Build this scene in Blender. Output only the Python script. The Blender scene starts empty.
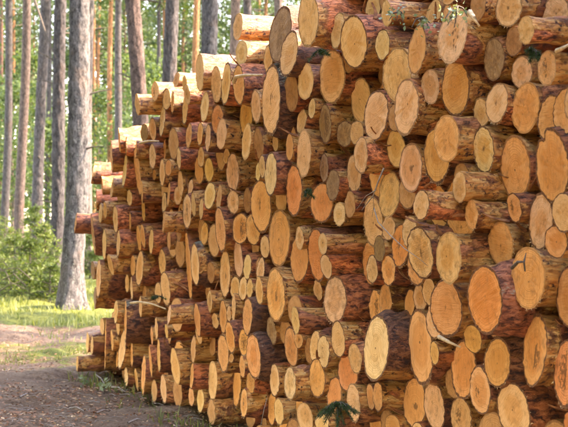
import bpy, math, random
import numpy as np
R = math.radians

# ------------------------------------------------------------------ camera, sky, sun, exposure
scene = bpy.context.scene
COL = scene.collection
FPX, CXP, HYP, EYE = 1300.0, 284.0, 225.0, 1.35      # focal length / horizon of the photograph (568 px wide)
cam_d = bpy.data.cameras.new('camera'); cam = bpy.data.objects.new('camera', cam_d); COL.objects.link(cam)
cam.location = (0, 0, EYE); cam.rotation_euler = (R(90), 0, 0)
cam_d.sensor_width = 36.0; cam_d.lens = FPX / 568.0 * 36.0; cam_d.shift_y = 11.5 / 568.0
cam_d.clip_start = 0.05; cam_d.clip_end = 3000
cam_d.dof.use_dof = True; cam_d.dof.focus_distance = 6.8; cam_d.dof.aperture_fstop = 7.0
scene.camera = cam

SUN_EL, SUN_AZ = 46.0, 84.0          # azimuth clockwise from +Y (view direction): light comes from the right, a little behind
world = bpy.data.worlds.new('World'); scene.world = world; world.use_nodes = True
wn = world.node_tree.nodes; wl = world.node_tree.links
bg = wn['Background']; sky = wn.new('ShaderNodeTexSky'); sky.sky_type = 'NISHITA'; sky.sun_disc = False
sky.sun_elevation = R(SUN_EL); sky.sun_rotation = R(SUN_AZ); sky.air_density = 1.0; sky.dust_density = 0.6; sky.ozone_density = 1.0
wl.new(sky.outputs[0], bg.inputs[0]); bg.inputs[1].default_value = 0.15
sd = bpy.data.lights.new('sun', 'SUN'); sd.energy = 2.0; sd.angle = R(0.6); sd.color = (1.0, 0.95, 0.86)
sun = bpy.data.objects.new('sun', sd); COL.objects.link(sun)
sun.rotation_euler = (R(90 - SUN_EL), 0, R(180 - SUN_AZ))
scene.view_settings.view_transform = 'Standard'; scene.view_settings.look = 'None'
scene.view_settings.exposure = 4.3; scene.view_settings.gamma = 1.0
scene.view_settings.use_white_balance = True
scene.view_settings.white_balance_temperature = 8700
scene.view_settings.white_balance_tint = 27

# ------------------------------------------------------------------ helpers
def mesh_obj(name, verts, faces, mats, parent=None, attrs=None, fmat=None, smooth=False, link=True):
    """faces: (n,4) or (n,3) array, -1 padding not allowed; or list of such arrays"""
    me = bpy.data.meshes.new(name)
    verts = np.asarray(verts, np.float32).reshape(-1, 3)
    arrs = faces if isinstance(faces, list) else [faces]
    arrs = [np.asarray(a, np.int32) for a in arrs if len(a)]
    loops = np.concatenate([a.ravel() for a in arrs])
    tot = np.concatenate([np.full(len(a), a.shape[1], np.int32) for a in arrs])
    start = np.concatenate([[0], np.cumsum(tot)[:-1]]).astype(np.int32)
    me.vertices.add(len(verts)); me.vertices.foreach_set('co', verts.ravel())
    me.loops.add(len(loops)); me.loops.foreach_set('vertex_index', loops)
    me.polygons.add(len(tot)); me.polygons.foreach_set('loop_start', start)
    me.polygons.foreach_set('loop_total', tot)
    for m in (mats if isinstance(mats, (list, tuple)) else [mats]): me.materials.append(m)
    if fmat is not None: me.polygons.foreach_set('material_index', np.asarray(fmat, np.int32))
    if smooth: me.polygons.foreach_set('use_smooth', np.ones(len(tot), bool))
    for k, v in (attrs or {}).items():
        v = np.asarray(v, np.float32)
        if v.ndim == 1:
            a = me.attributes.new(k, 'FLOAT', 'POINT'); a.data.foreach_set('value', v)
        else:
            a = me.attributes.new(k, 'FLOAT_VECTOR', 'POINT'); a.data.foreach_set('vector', v.ravel())
    me.update(calc_edges=True)
    o = bpy.data.objects.new(name, me)
    if link: COL.objects.link(o)
    if parent: o.parent = parent
    return o

def tag(o, label=None, cat=None, group=None, kind=None):
    for k, v in (('label', label), ('category', cat), ('group', group), ('kind', kind)):
        if v: o[k] = v
    return o

def empty(name, loc=(0, 0, 0), rot=(0, 0, 0)):
    o = bpy.data.objects.new(name, None); COL.objects.link(o)
    o.location = loc; o.rotation_euler = rot; o.empty_display_size = .1
    return o

def vnoise(u, v, seed, wrap=None):
    """smooth value noise; wrap = integer period in v"""
    g = np.random.default_rng(seed)
    iu = np.floor(u).astype(int); iv = np.floor(v).astype(int)
    umin = iu.min(); nu = iu.max() - umin + 2
    nv = wrap if wrap else iv.max() - iv.min() + 2
    vmin = 0 if wrap else iv.min()
    tab = g.random((nu, nv))
    fu = u - iu; fv = v - iv
    fu = fu * fu * (3 - 2 * fu); fv = fv * fv * (3 - 2 * fv)
    a = iu - umin
    b0 = (iv - vmin) % nv; b1 = (iv - vmin + 1) % nv
    return (tab[a, b0] * (1 - fu) * (1 - fv) + tab[a + 1, b0] * fu * (1 - fv)
            + tab[a, b1] * (1 - fu) * fv + tab[a + 1, b1] * fu * fv)

def grid_faces(nr, ns, wrap=True):
    i = np.arange(nr - 1)[:, None]; j = np.arange(ns if wrap else ns - 1)[None]
    j2 = (j + 1) % ns
    return np.stack([i * ns + j, (i + 1) * ns + j, (i + 1) * ns + j2, i * ns + j2], -1).reshape(-1, 4)

def sstep(a, b, x):
    t = np.clip((x - a) / (b - a), 0, 1); return t * t * (3 - 2 * t)

def tube(path, radii, ns=6):
    """tapered tube round a polyline"""
    P = np.asarray(path, float); n = len(P)
    T = np.gradient(P, axis=0); T /= np.linalg.norm(T, axis=1)[:, None] + 1e-9
    ref = np.array([0, 0, 1.0]) if abs(T[:, 2]).mean() < .8 else np.array([1.0, 0, 0])
    A = np.cross(T, ref); A /= np.linalg.norm(A, axis=1)[:, None] + 1e-9
    B = np.cross(T, A)
    th = np.arange(ns) / ns * 2 * np.pi
    rr = np.broadcast_to(np.asarray(radii, float), (n,))[:, None, None]
    V = P[:, None] + rr * (np.cos(th)[None, :, None] * A[:, None] + np.sin(th)[None, :, None] * B[:, None])
    return V.reshape(-1, 3), grid_faces(n, ns)

class Acc:
    def __init__(s): s.v = []; s.f = {3: [], 4: []}; s.m = {3: [], 4: []}; s.n = 0
    def add(s, v, f, m=0):
        f = np.asarray(f); k = f.shape[1]
        s.v.append(np.asarray(v, float).reshape(-1, 3)); s.f[k].append(f + s.n); s.m[k].append(np.full(len(f), m)); s.n += len(s.v[-1])
    def build(s, name, mats, parent=None, smooth=False, link=True):
        fs = []; ms = []
        for k in (3, 4):
            if s.f[k]: fs.append(np.concatenate(s.f[k])); ms.append(np.concatenate(s.m[k]))
        return mesh_obj(name, np.concatenate(s.v), fs, mats, parent, fmat=np.concatenate(ms), smooth=smooth, link=link)

def leaf_quads(cen, size, rng, droop=.3, aspect=.55, up=None):
    """diamond leaves at the points cen (n,3)"""
    n = len(cen)
    d = rng.normal(size=(n, 3)); d[:, 2] -= droop; d /= np.linalg.norm(d, axis=1)[:, None]
    e = np.cross(d, rng.normal(size=(n, 3))); e /= np.linalg.norm(e, axis=1)[:, None] + 1e-9
    sz = size * rng.uniform(.6, 1.35, n)[:, None]
    nrm = np.cross(d, e)
    V = np.stack([cen - d * sz * .5, cen + e * sz * .5 * aspect + nrm * sz * .08, cen + d * sz * .5, cen - e * sz * .5 * aspect + nrm * sz * .08], 1)
    return V.reshape(-1, 3), np.arange(n * 4).reshape(-1, 4)

# ------------------------------------------------------------------ materials
class NT:
    def __init__(s, name):
        s.m = bpy.data.materials.new(name); s.m.use_nodes = True
        s.t = s.m.node_tree; s.n = s.t.nodes; s.l = s.t.links; s.b = s.n['Principled BSDF']
    def node(s, typ, **kw):
        q = s.n.new(typ)
        for k, v in kw.items(): setattr(q, k, v)
        return q
    def put(s, sock, v):
        if hasattr(v, 'is_linked') or isinstance(v, bpy.types.NodeSocket): s.l.new(v, sock)
        else: sock.default_value = v
    def math(s, op, a, b=0.0, c=0.0, clamp=False):
        q = s.node('ShaderNodeMath', operation=op); q.use_clamp = clamp
        s.put(q.inputs[0], a); s.put(q.inputs[1], b); s.put(q.inputs[2], c); return q.outputs[0]
    def mix(s, f, a, b, mode='MIX'):
        q = s.node('ShaderNodeMix', data_type='RGBA', blend_type=mode)
        s.put(q.inputs[0], f); s.put(q.inputs[6], a if not isinstance(a, tuple) else (*a, 1)[:4]); s.put(q.inputs[7], b if not isinstance(b, tuple) else (*b, 1)[:4])
        return q.outputs[2]
    def noise(s, vec, scale, detail=4, rough=.55, dims='3D', w=None, dist=0):
        q = s.node('ShaderNodeTexNoise', noise_dimensions=dims)
        if vec is not None: s.put(q.inputs['Vector'], vec)
        if w is not None: s.put(q.inputs['W'], w)
        q.inputs['Scale'].default_value = scale; q.inputs['Detail'].default_value = detail; q.inputs['Roughness'].default_value = rough
        q.inputs['Distortion'].default_value = dist
        return q.outputs['Fac']
    def ramp(s, f, stops, interp='LINEAR'):
        q = s.node('ShaderNodeValToRGB'); s.put(q.inputs[0], f); e = q.color_ramp; e.interpolation = interp
        while len(e.elements) < len(stops): e.elements.new(.5)
        for i, (p, c) in enumerate(stops):
            e.elements[i].position = p; e.elements[i].color = (*c, 1) if isinstance(c, tuple) else (c, c, c, 1)
        return q.outputs[0]
    def step(s, f, a, b):
        q = s.node('ShaderNodeMapRange', interpolation_type='SMOOTHSTEP'); s.put(q.inputs[0], f)
        s.put(q.inputs[1], a); s.put(q.inputs[2], b); return q.outputs[0]
    def mapping(s, vec, scale=(1, 1, 1), loc=None):
        q = s.node('ShaderNodeMapping'); s.put(q.inputs[0], vec); q.inputs['Scale'].default_value = scale
        if loc is not None: s.put(q.inputs['Location'], loc)
        return q.outputs[0]
    def bump(s, h, strength=.5, dist=.01):
        q = s.node('ShaderNodeBump'); q.inputs['Strength'].default_value = strength; q.inputs['Distance'].default_value = dist
        s.put(q.inputs['Height'], h); s.l.new(q.outputs[0], s.b.inputs['Normal'])
    def attr(s, name, vec=False):
        q = s.node('ShaderNodeAttribute', attribute_name=name); return q.outputs['Vector' if vec else 'Fac']
    def col(s, c, rough=.8, spec=.3):
        s.put(s.b.inputs['Base Color'], c if not isinstance(c, tuple) else (*c, 1)); s.put(s.b.inputs['Roughness'], rough)
        s.b.inputs['Specular IOR Level'].default_value = spec; return s.m

def mat_bark():
    s = NT('log_bark')
    oc = s.node('ShaderNodeTexCoord').outputs['Object']; oi = s.node('ShaderNodeObjectInfo')
    rnd = oi.outputs['Random']
    off = s.node('ShaderNodeCombineXYZ'); s.put(off.inputs[0], s.math('MULTIPLY', rnd, 37.0)); s.put(off.inputs[1], s.math('MULTIPLY', rnd, 11.0))
    v = s.mapping(oc, (1, 1, 1), off.outputs[0])
    vl = s.mapping(v, (.35, 1, 1))
    n_big = s.noise(vl, 10, 5, .6); n_fine = s.noise(s.mapping(v, (.4, 1, 1)), 55, 6, .7); n_str = s.noise(s.mapping(v, (.12, 1, 1)), 60, 4, .6)
    bare = s.attr('bare'); lich = s.attr('lich')
    bk = s.ramp(n_fine, [(.30, (.10, .034, .018)), (.45, (.27, .092, .038)), (.56, (.46, .175, .07)), (.72, (.66, .33, .16))])
    bk = s.mix(.85, bk, oi.outputs['Color'], 'MULTIPLY')
    flk = s.noise(s.mapping(v, (.5, 1, 1)), 42, 7, .75, dist=.5)
    crev = s.step(flk, .38, .48)
    bk = s.mix(s.math('MULTIPLY', s.math('SUBTRACT', 1.0, crev), .85), bk, (.035, .013, .009))
    bk = s.mix(s.math('MULTIPLY', s.step(flk, .55, .62), .7), bk, s.mix(1.0, (.62, .29, .13), oi.outputs['Color'], 'MULTIPLY'))
    bk = s.mix(s.step(n_big, .5, .72), bk, s.mix(1.0, (.52, .20, .065), oi.outputs['Color'], 'MULTIPLY'))
    wood = s.ramp(n_str, [(.36, (.40, .13, .026)), (.46, (.64, .265, .06)), (.55, (.72, .36, .10)), (.68, (.76, .47, .18))])
    wood = s.mix(s.step(s.noise(v, 9, 6, .7), .54, .62), wood, (.24, .08, .025))
    wood = s.mix(s.step(s.noise(v, 30, 4, .7), .57, .65), wood, (.07, .022, .01))
    wood = s.mix(s.step(s.noise(s.mapping(v, (1.3, 1, 1)), 17, 5, .75), .62, .7), wood, (.78, .50, .20))
    edge = s.math('ADD', bare, s.math('MULTIPLY', s.math('SUBTRACT', n_fine, .5), .9))
    msk = s.step(edge, .42, .56)
    c = s.mix(msk, bk, wood)
    # thin orange inner bark fringe between bark and wood
    fr = s.math('MULTIPLY', s.step(edge, .28, .42), s.math('SUBTRACT', 1.0, msk))
    c = s.mix(s.math('MULTIPLY', fr, .8), c, (.42, .16, .045))
    lm = s.step(s.math('ADD', lich, s.math('MULTIPLY', s.math('SUBTRACT', n_fine, .5), 1.0)), .5, .62)
    c = s.mix(s.math('MULTIPLY', lm, .75), c, s.ramp(s.noise(v, 120, 2), [(.3, (.12, .14, .09)), (.7, (.33, .36, .27))]))
    s.bump(s.math('ADD', n_fine, s.math('ADD', s.math('MULTIPLY', n_big, 1.2), s.math('ADD', s.math('MULTIPLY', msk, -.5), s.math('MULTIPLY', crev, .6)))), 1.0, .02)
    return s.col(c, s.math('SUBTRACT', .56, s.math('MULTIPLY', msk, .16)), .5)

def mat_face():
    s = NT('cut_wood')
    oi = s.node('ShaderNodeObjectInfo'); rnd = oi.outputs['Random']; fc = s.attr('fc', True)
    base = oi.outputs['Color']
    off = s.node('ShaderNodeCombineXYZ'); s.put(off.inputs[0], s.math('MULTIPLY', rnd, 91.0)); s.put(off.inputs[2], s.math('MULTIPLY', rnd, 23.0))
    v = s.mapping(fc, (1, 1, 1), off.outputs[0])
    ln = s.node('ShaderNodeVectorMath', operation='LENGTH'); s.put(ln.inputs[0], fc); rad = ln.outputs['Value']
    sep = s.node('ShaderNodeSeparateXYZ'); s.put(sep.inputs[0], fc)
    ang = s.math('ARCTAN2', sep.outputs[1], sep.outputs[0])
    wob = s.noise(v, 1.7, 3)
    rw = s.math('ADD', rad, s.math('MULTIPLY', s.math('SUBTRACT', wob, .5), .22))
    # growth rings of uneven spacing
    rn = s.noise(None, 16, 3, .7, '1D', s.math('ADD', rw, s.math('MULTIPLY', rnd, 50.0)))
    ring = s.math('SINE', s.math('MULTIPLY', rw, 95.0))
    light = s.mix(1.0, base, (1.10, 1.15, 1.25), 'MULTIPLY'); dark = s.mix(1.0, base, (.90, .72, .50), 'MULTIPLY')
    hr = s.math('ADD', .45, s.math('MULTIPLY', rnd, .3)); r2 = s.math('FRACT', s.math('MULTIPLY', rnd, 17.3)); r3 = s.math('FRACT', s.math('MULTIPLY', rnd, 71.9))
    heart = s.math('SUBTRACT', 1.0, s.step(rw, s.math('SUBTRACT', hr, .13), s.math('ADD', hr, .10)))
    c = s.mix(s.math('MULTIPLY', heart, s.math('ADD', .3, s.math('MULTIPLY', r2, .6))), light, dark)
    c = s.mix(s.math('MULTIPLY', s.step(rn, .45, .7), s.math('ADD', .25, s.math('MULTIPLY', r3, .55))), c, s.mix(1.0, base, (.78, .62, .42), 'MULTIPLY'))
    c = s.mix(s.math('MULTIPLY', s.step(ring, .2, 1.0), s.math('ADD', .08, s.math('MULTIPLY', s.math('SUBTRACT', 1.0, r2), .28))), c, s.mix(1.0, base, (.66, .48, .3), 'MULTIPLY'))
    # saw marks: fine parallel scratches turned differently on every log
    rot = s.node('ShaderNodeVectorRotate', rotation_type='X_AXIS'); s.put(rot.inputs['Vector'], fc); s.put(rot.inputs['Angle'], s.math('MULTIPLY', rnd, 43.0))
    saw = s.noise(s.mapping(rot.outputs[0], (1, 1.6, 26), off.outputs[0]), 1.0, 5, .75)
    c = s.mix(s.math('MULTIPLY', s.step(saw, .48, .7), .75), c, s.mix(1.0, base, (.72, .6, .45), 'MULTIPLY'))
    c = s.mix(s.math('MULTIPLY', s.step(saw, .5, .28), .4), c, s.mix(1.0, base, (1.25, 1.3, 1.4), 'MULTIPLY'))
    # mottled drying and dirt
    mot = s.noise(v, 3.2, 5, .65)
    c = s.mix(s.math('MULTIPLY', s.step(mot, .5, .75), .5), c, s.mix(1.0, base, (.82, .66, .46), 'MULTIPLY'))
    spk = s.math('SUBTRACT', s.noise(v, 8, 6, .75), s.math('MULTIPLY', s.step(s.noise(v, 2.1, 3), .62, .42), .22))
    dirt = s.attr('dirt')
    c = s.mix(s.math('MULTIPLY', s.step(s.math('ADD', spk, s.math('MULTIPLY', dirt, .2)), .6, .85), .7), c, (.16, .08, .035))
    c = s.mix(s.math('MULTIPLY', s.step(s.math('ADD', mot, s.math('MULTIPLY', dirt, .22)), .5, .9), .6), c, (.2, .105, .05))
    # drying cracks along rays
    wv = s.math('MULTIPLY', s.math('SUBTRACT', s.noise(v, 5, 3), .5), .35)
    crack = 0.0
    for ra, rb in ((s.math('MULTIPLY', r2, 6.28), r3), (s.math('MULTIPLY', r3, 23.0), r2), (s.math('MULTIPLY', rnd, 57.0), r3)):
        da = s.math('ADD', s.math('SUBTRACT', ang, ra), wv)
        d = s.math('MULTIPLY', s.math('ABSOLUTE', s.math('SINE', da)), rad)
        k = s.math('MULTIPLY', s.math('SUBTRACT', 1.0, s.step(d, .002, .016)), s.step(s.math('COSINE', da), 0.0, .1))
        k = s.math('MULTIPLY', k, s.math('SUBTRACT', 1.0, s.step(rad, s.math('MULTIPLY', rb, .7), s.math('ADD', s.math('MULTIPLY', rb, .7), .15))))
        crack = s.math('MAXIMUM', crack, k)
    c = s.mix(s.math('MULTIPLY', crack, .75), c, (.12, .055, .022))
    # pith
    c = s.mix(s.math('SUBTRACT', 1.0, s.step(rw, .0, .035)), c, (.2, .09, .035))
    c = s.mix(1.0, c, s.mix(s.attr('tone'), (1, 1, 1), (.62, .52, .42)), 'MULTIPLY')
    # bark rim, ragged
    rim = s.step(s.math('ADD', rad, s.math('MULTIPLY', s.math('SUBTRACT', s.noise(v, 4, 6, .75), .5), .16)), .905, .935)
    c = s.mix(s.math('MULTIPLY', rim, s.attr('rim')), c, s.ramp(s.noise(v, 14, 3), [(.35, (.05, .02, .012)), (.65, (.26, .11, .05))]))
    s.bump(s.math('ADD', saw, s.math('MULTIPLY', mot, .8)), .8, .012)
    return s.col(c, .78, .2)

def mat_plain(name, stops, scale=30, rough=.8, stretch=(1, 1, 1), bump=.4, spec=.3):
    s = NT(name); oc = s.node('ShaderNodeTexCoord').outputs['Object']; oi = s.node('ShaderNodeObjectInfo')
    off = s.node('ShaderNodeCombineXYZ'); s.put(off.inputs[0], s.math('MULTIPLY', oi.outputs['Random'], 31.0))
    n = s.noise(s.mapping(oc, stretch, off.outputs[0]), scale, 5, .6)
    if bump: s.bump(n, bump, .01)
    return s.col(s.ramp(n, stops), rough, spec)

def mat_leaf(name, c1, c2, trans=.5):
    s = NT(name); g = s.node('ShaderNodeNewGeometry')
    pos = g.outputs['Position']
    f = s.math('ADD', s.math('MULTIPLY', g.outputs['Random Per Island'], .6), s.math('MULTIPLY', s.noise(pos, .7, 3), .4))
    c = s.ramp(f, [(.15, c1), (.85, c2)])
    s.col(c, .55, .25)
    tr = s.node('ShaderNodeBsdfTranslucent'); s.put(tr.inputs[0], s.mix(1.0, c, (1.25, 1.2, .55), 'MULTIPLY'))
    mx = s.node('ShaderNodeMixShader'); mx.inputs[0].default_value = trans
    s.l.new(s.b.outputs[0], mx.inputs[1]); s.l.new(tr.outputs[0], mx.inputs[2])
    s.l.new(mx.outputs[0], s.n['Material Output'].inputs[0])
    return s.m

def mat_trunk():
    s = NT('pine_bark'); oc = s.node('ShaderNodeTexCoord').outputs['Object']; oi = s.node('ShaderNodeObjectInfo')
    off = s.node('ShaderNodeCombineXYZ'); s.put(off.inputs[0], s.math('MULTIPLY', oi.outputs['Random'], 31.0)); s.put(off.inputs[2], s.math('MULTIPLY', oi.outputs['Random'], 57.0))
    v = s.mapping(oc, (1, 1, 1), off.outputs[0])
    pl = s.noise(s.mapping(v, (1, 1, .42)), 17, 6, .72, dist=.4); fine = s.noise(s.mapping(v, (1, 1, .5)), 60, 4, .65)
    tint = oi.outputs['Color']
    c = s.ramp(s.math('ADD', s.math('MULTIPLY', pl, .65), s.math('MULTIPLY', fine, .35)), [(.36, .035), (.45, .2), (.55, .42), (.68, .70)])
    c = s.mix(1.0, c, tint, 'MULTIPLY')
    c = s.mix(s.math('MULTIPLY', s.step(s.noise(v, 2.2, 4, .6), .55, .68), .35), c, s.mix(1.0, c, (1.35, .85, .55), 'MULTIPLY'))
    li = s.attr('lich')
    lm = s.step(s.math('ADD', li, s.math('MULTIPLY', s.math('SUBTRACT', s.noise(v, 17, 6, .75), .5), 1.8)), .42, .6)
    c = s.mix(s.math('MULTIPLY', lm, .7), c, s.ramp(s.noise(v, 70, 3), [(.3, (.15, .165, .125)), (.7, (.34, .35, .29))]))
    s.bump(s.math('ADD', pl, s.math('MULTIPLY', fine, .5)), 1.0, .03)
    return s.col(c, .9, .2)

def mat_ground():
    s = NT('forest_floor'); pos = s.node('ShaderNodeNewGeometry').outputs['Position']
    a = s.noise(pos, 1.1, 6, .65); b = s.noise(pos, 9, 6, .7); d = s.noise(pos, 45, 4, .7)
    dirt = s.ramp(s.math('ADD', s.math('MULTIPLY', b, .5), s.math('MULTIPLY', d, .5)), [(.34, (.055, .033, .02)), (.45, (.155, .098, .062)), (.56, (.25, .17, .11)), (.7, (.40, .30, .205))])
    dirt = s.mix(s.math('MULTIPLY', s.step(a, .5, .62), .5), dirt, (.19, .115, .07))
    dirt = s.mix(s.step(s.noise(pos, 26, 3, .5), .63, .7), dirt, (.27, .15, .075))
    moss = s.ramp(s.math('ADD', s.math('MULTIPLY', b, .5), s.math('MULTIPLY', d, .5)), [(.34, (.035, .035, .012)), (.46, (.075, .09, .02)), (.6, (.16, .175, .042)), (.75, (.32, .26, .12))])
    g = s.attr('grass')
    m = s.step(s.math('ADD', g, s.math('MULTIPLY', s.math('SUBTRACT', s.math('ADD', s.math('MULTIPLY', b, .5), s.math('MULTIPLY', a, .5)), .5), 1.6)), .42, .6)
    s.bump(s.math('ADD', b, s.math('MULTIPLY', d, .6)), 1.0, .05)
    return s.col(s.mix(m, dirt, moss), .95, .1)

M_BARK = mat_bark(); M_FACE = mat_face(); M_TRUNK = mat_trunk(); M_GROUND = mat_ground()
M_SHRED = mat_plain('torn_fibre', [(.3, (.34, .17, .06)), (.7, (.70, .52, .30))], 60)
M_FLAP = mat_plain('loose_bark', [(.3, (.09, .035, .02)), (.5, (.25, .095, .035)), (.7, (.44, .2, .075))], 40, stretch=(.4, 1, 1))
M_TWIG = mat_plain('dry_twig', [(.3, (.13, .095, .07)), (.7, (.33, .28, .23))], 60)
M_STICK = mat_plain('peeled_stick', [(.3, (.32, .21, .11)), (.7, (.62, .47, .28))], 40)
M_STUB = mat_plain('dead_branch', [(.3, (.035, .026, .02)), (.7, (.12, .095, .07))], 40)
M_LITTER = mat_plain('litter', [(.3, (.09, .036, .018)), (.5, (.28, .12, .055)), (.7, (.45, .28, .165))], 9, bump=0)
M_CHIP = mat_plain('wood_chip', [(.3, (.36, .2, .09)), (.7, (.6, .42, .24))], 8, bump=0)
M_NEEDLE = mat_leaf('pine_needles', (.02, .05, .018), (.06, .105, .04), .25)
M_PINE = mat_leaf('pine_crown', (.02, .042, .014), (.06, .095, .026), .32)
M_BROAD = mat_leaf('broad_leaves', (.024, .052, .02), (.10, .15, .046), .42)
M_SPRUCE = mat_leaf('young_spruce', (.03, .06, .015), (.13, .175, .04), .42)
M_GRASS = mat_leaf('grass_blades', (.05, .085, .018), (.24, .25, .09), .4)
M_IVY = mat_leaf('ivy_leaves', (.07, .12, .06), (.26, .32, .20), .25)

# ------------------------------------------------------------------ ground
AL = math.atan((CXP + 200.0) / FPX); CA, SA = math.cos(AL), math.sin(AL)
ZP = FPX * EYE / 192.0; P0 = ((244 - CXP) / FPX * ZP, ZP)
def face_xy(t, p):           # point on the stack's front: t metres along it (away), p metres out of it
    return P0[0] - SA * t - CA * p, P0[1] + CA * t - SA * p
def pixel_ground(px, py):    # where the flat ground seen at that pixel lies
    z = FPX * EYE / (py - HYP); return (px - CXP) / FPX * z, z
def gh(x, y):
    x = np.asarray(x, float); y = np.asarray(y, float)
    t = -(x - P0[0]) * SA + (y - P0[1]) * CA
    base = np.interp(t, [-8, -3, 0, 1.5, 3, 5.3, 9], [0, 0, -.06, -.11, -.14, -.20, -.10])
    w = np.exp(-((x - P0[0]) / 9) ** 2)
    h = base * w + .55 * sstep(26, 55, y)
    h = h + (.02 * np.sin(x * 2.1 + y * .7) + .015 * np.sin(y * 3.3 - x * 1.1)) * sstep(-9, -4, -np.abs(x))
    h = h + .10 * np.sin(x * .33 + 1) * np.sin(y * .27) * sstep(16, 24, y)
    return h
def dense(lo, hi, c, fine, n):
    q = np.sinh(np.linspace(-1, 1, n) * 6.2) / math.sinh(6.2)
    return np.where(q < 0, c + q * (c - lo), c + q * (hi - c)) + 0
gx = np.unique(np.concatenate([np.arange(-5, 3, .09), np.arange(-30, 25, 1.0), -np.geomspace(30, 900, 22), np.geomspace(25, 900, 22)]).round(3))
gy = np.unique(np.concatenate([np.arange(6, 24, .10), np.arange(-12, 6, .8), np.arange(24, 70, 1.0), np.geomspace(70, 1500, 24), -np.geomspace(12, 300, 10)]).round(3))
GX, GY = np.meshgrid(gx, gy)
near = ((GX > -5.5) & (GX < 3.5) & (GY > 5.5) & (GY < 24.5))
GZ = gh(GX, GY) + near * ((vnoise(GX * 1.3, GY * 1.3, 4) - .5) * .10 + (vnoise(GX * 2.6, GY * 2.6, 5) - .5) * .08 + (vnoise(GX * 5.5, GY * 5.5, 6) - .5) * .05)
grassw = sstep(15.5, 19.5, GY + .35 * GX + (vnoise(GX * .6 + 300, GY * .6 + 300, 8) - .5) * 5)
patch = np.exp(-((GX + 2.15) / .75) ** 2 - ((GY - 13.6) / 1.0) ** 2) * .42 + np.exp(-((GY - 15.4 - .3 * np.sin(GX * 2)) / 1.5) ** 2) * .50
grassw = np.clip(grassw * .72 + patch + .05 + sstep(-4.2, -6.0, GX) * .8 + sstep(1.5, 3, GX) * .6, 0, 1)
V = np.stack([GX, GY, GZ], -1).reshape(-1, 3)
ground = mesh_obj('ground', V, grid_faces(len(gy), len(gx), False)[:, ::-1], M_GROUND, attrs={'grass': grassw.ravel()}, smooth=True)
tag(ground, 'brown dirt track and mossy forest floor', kind='structure')

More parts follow.
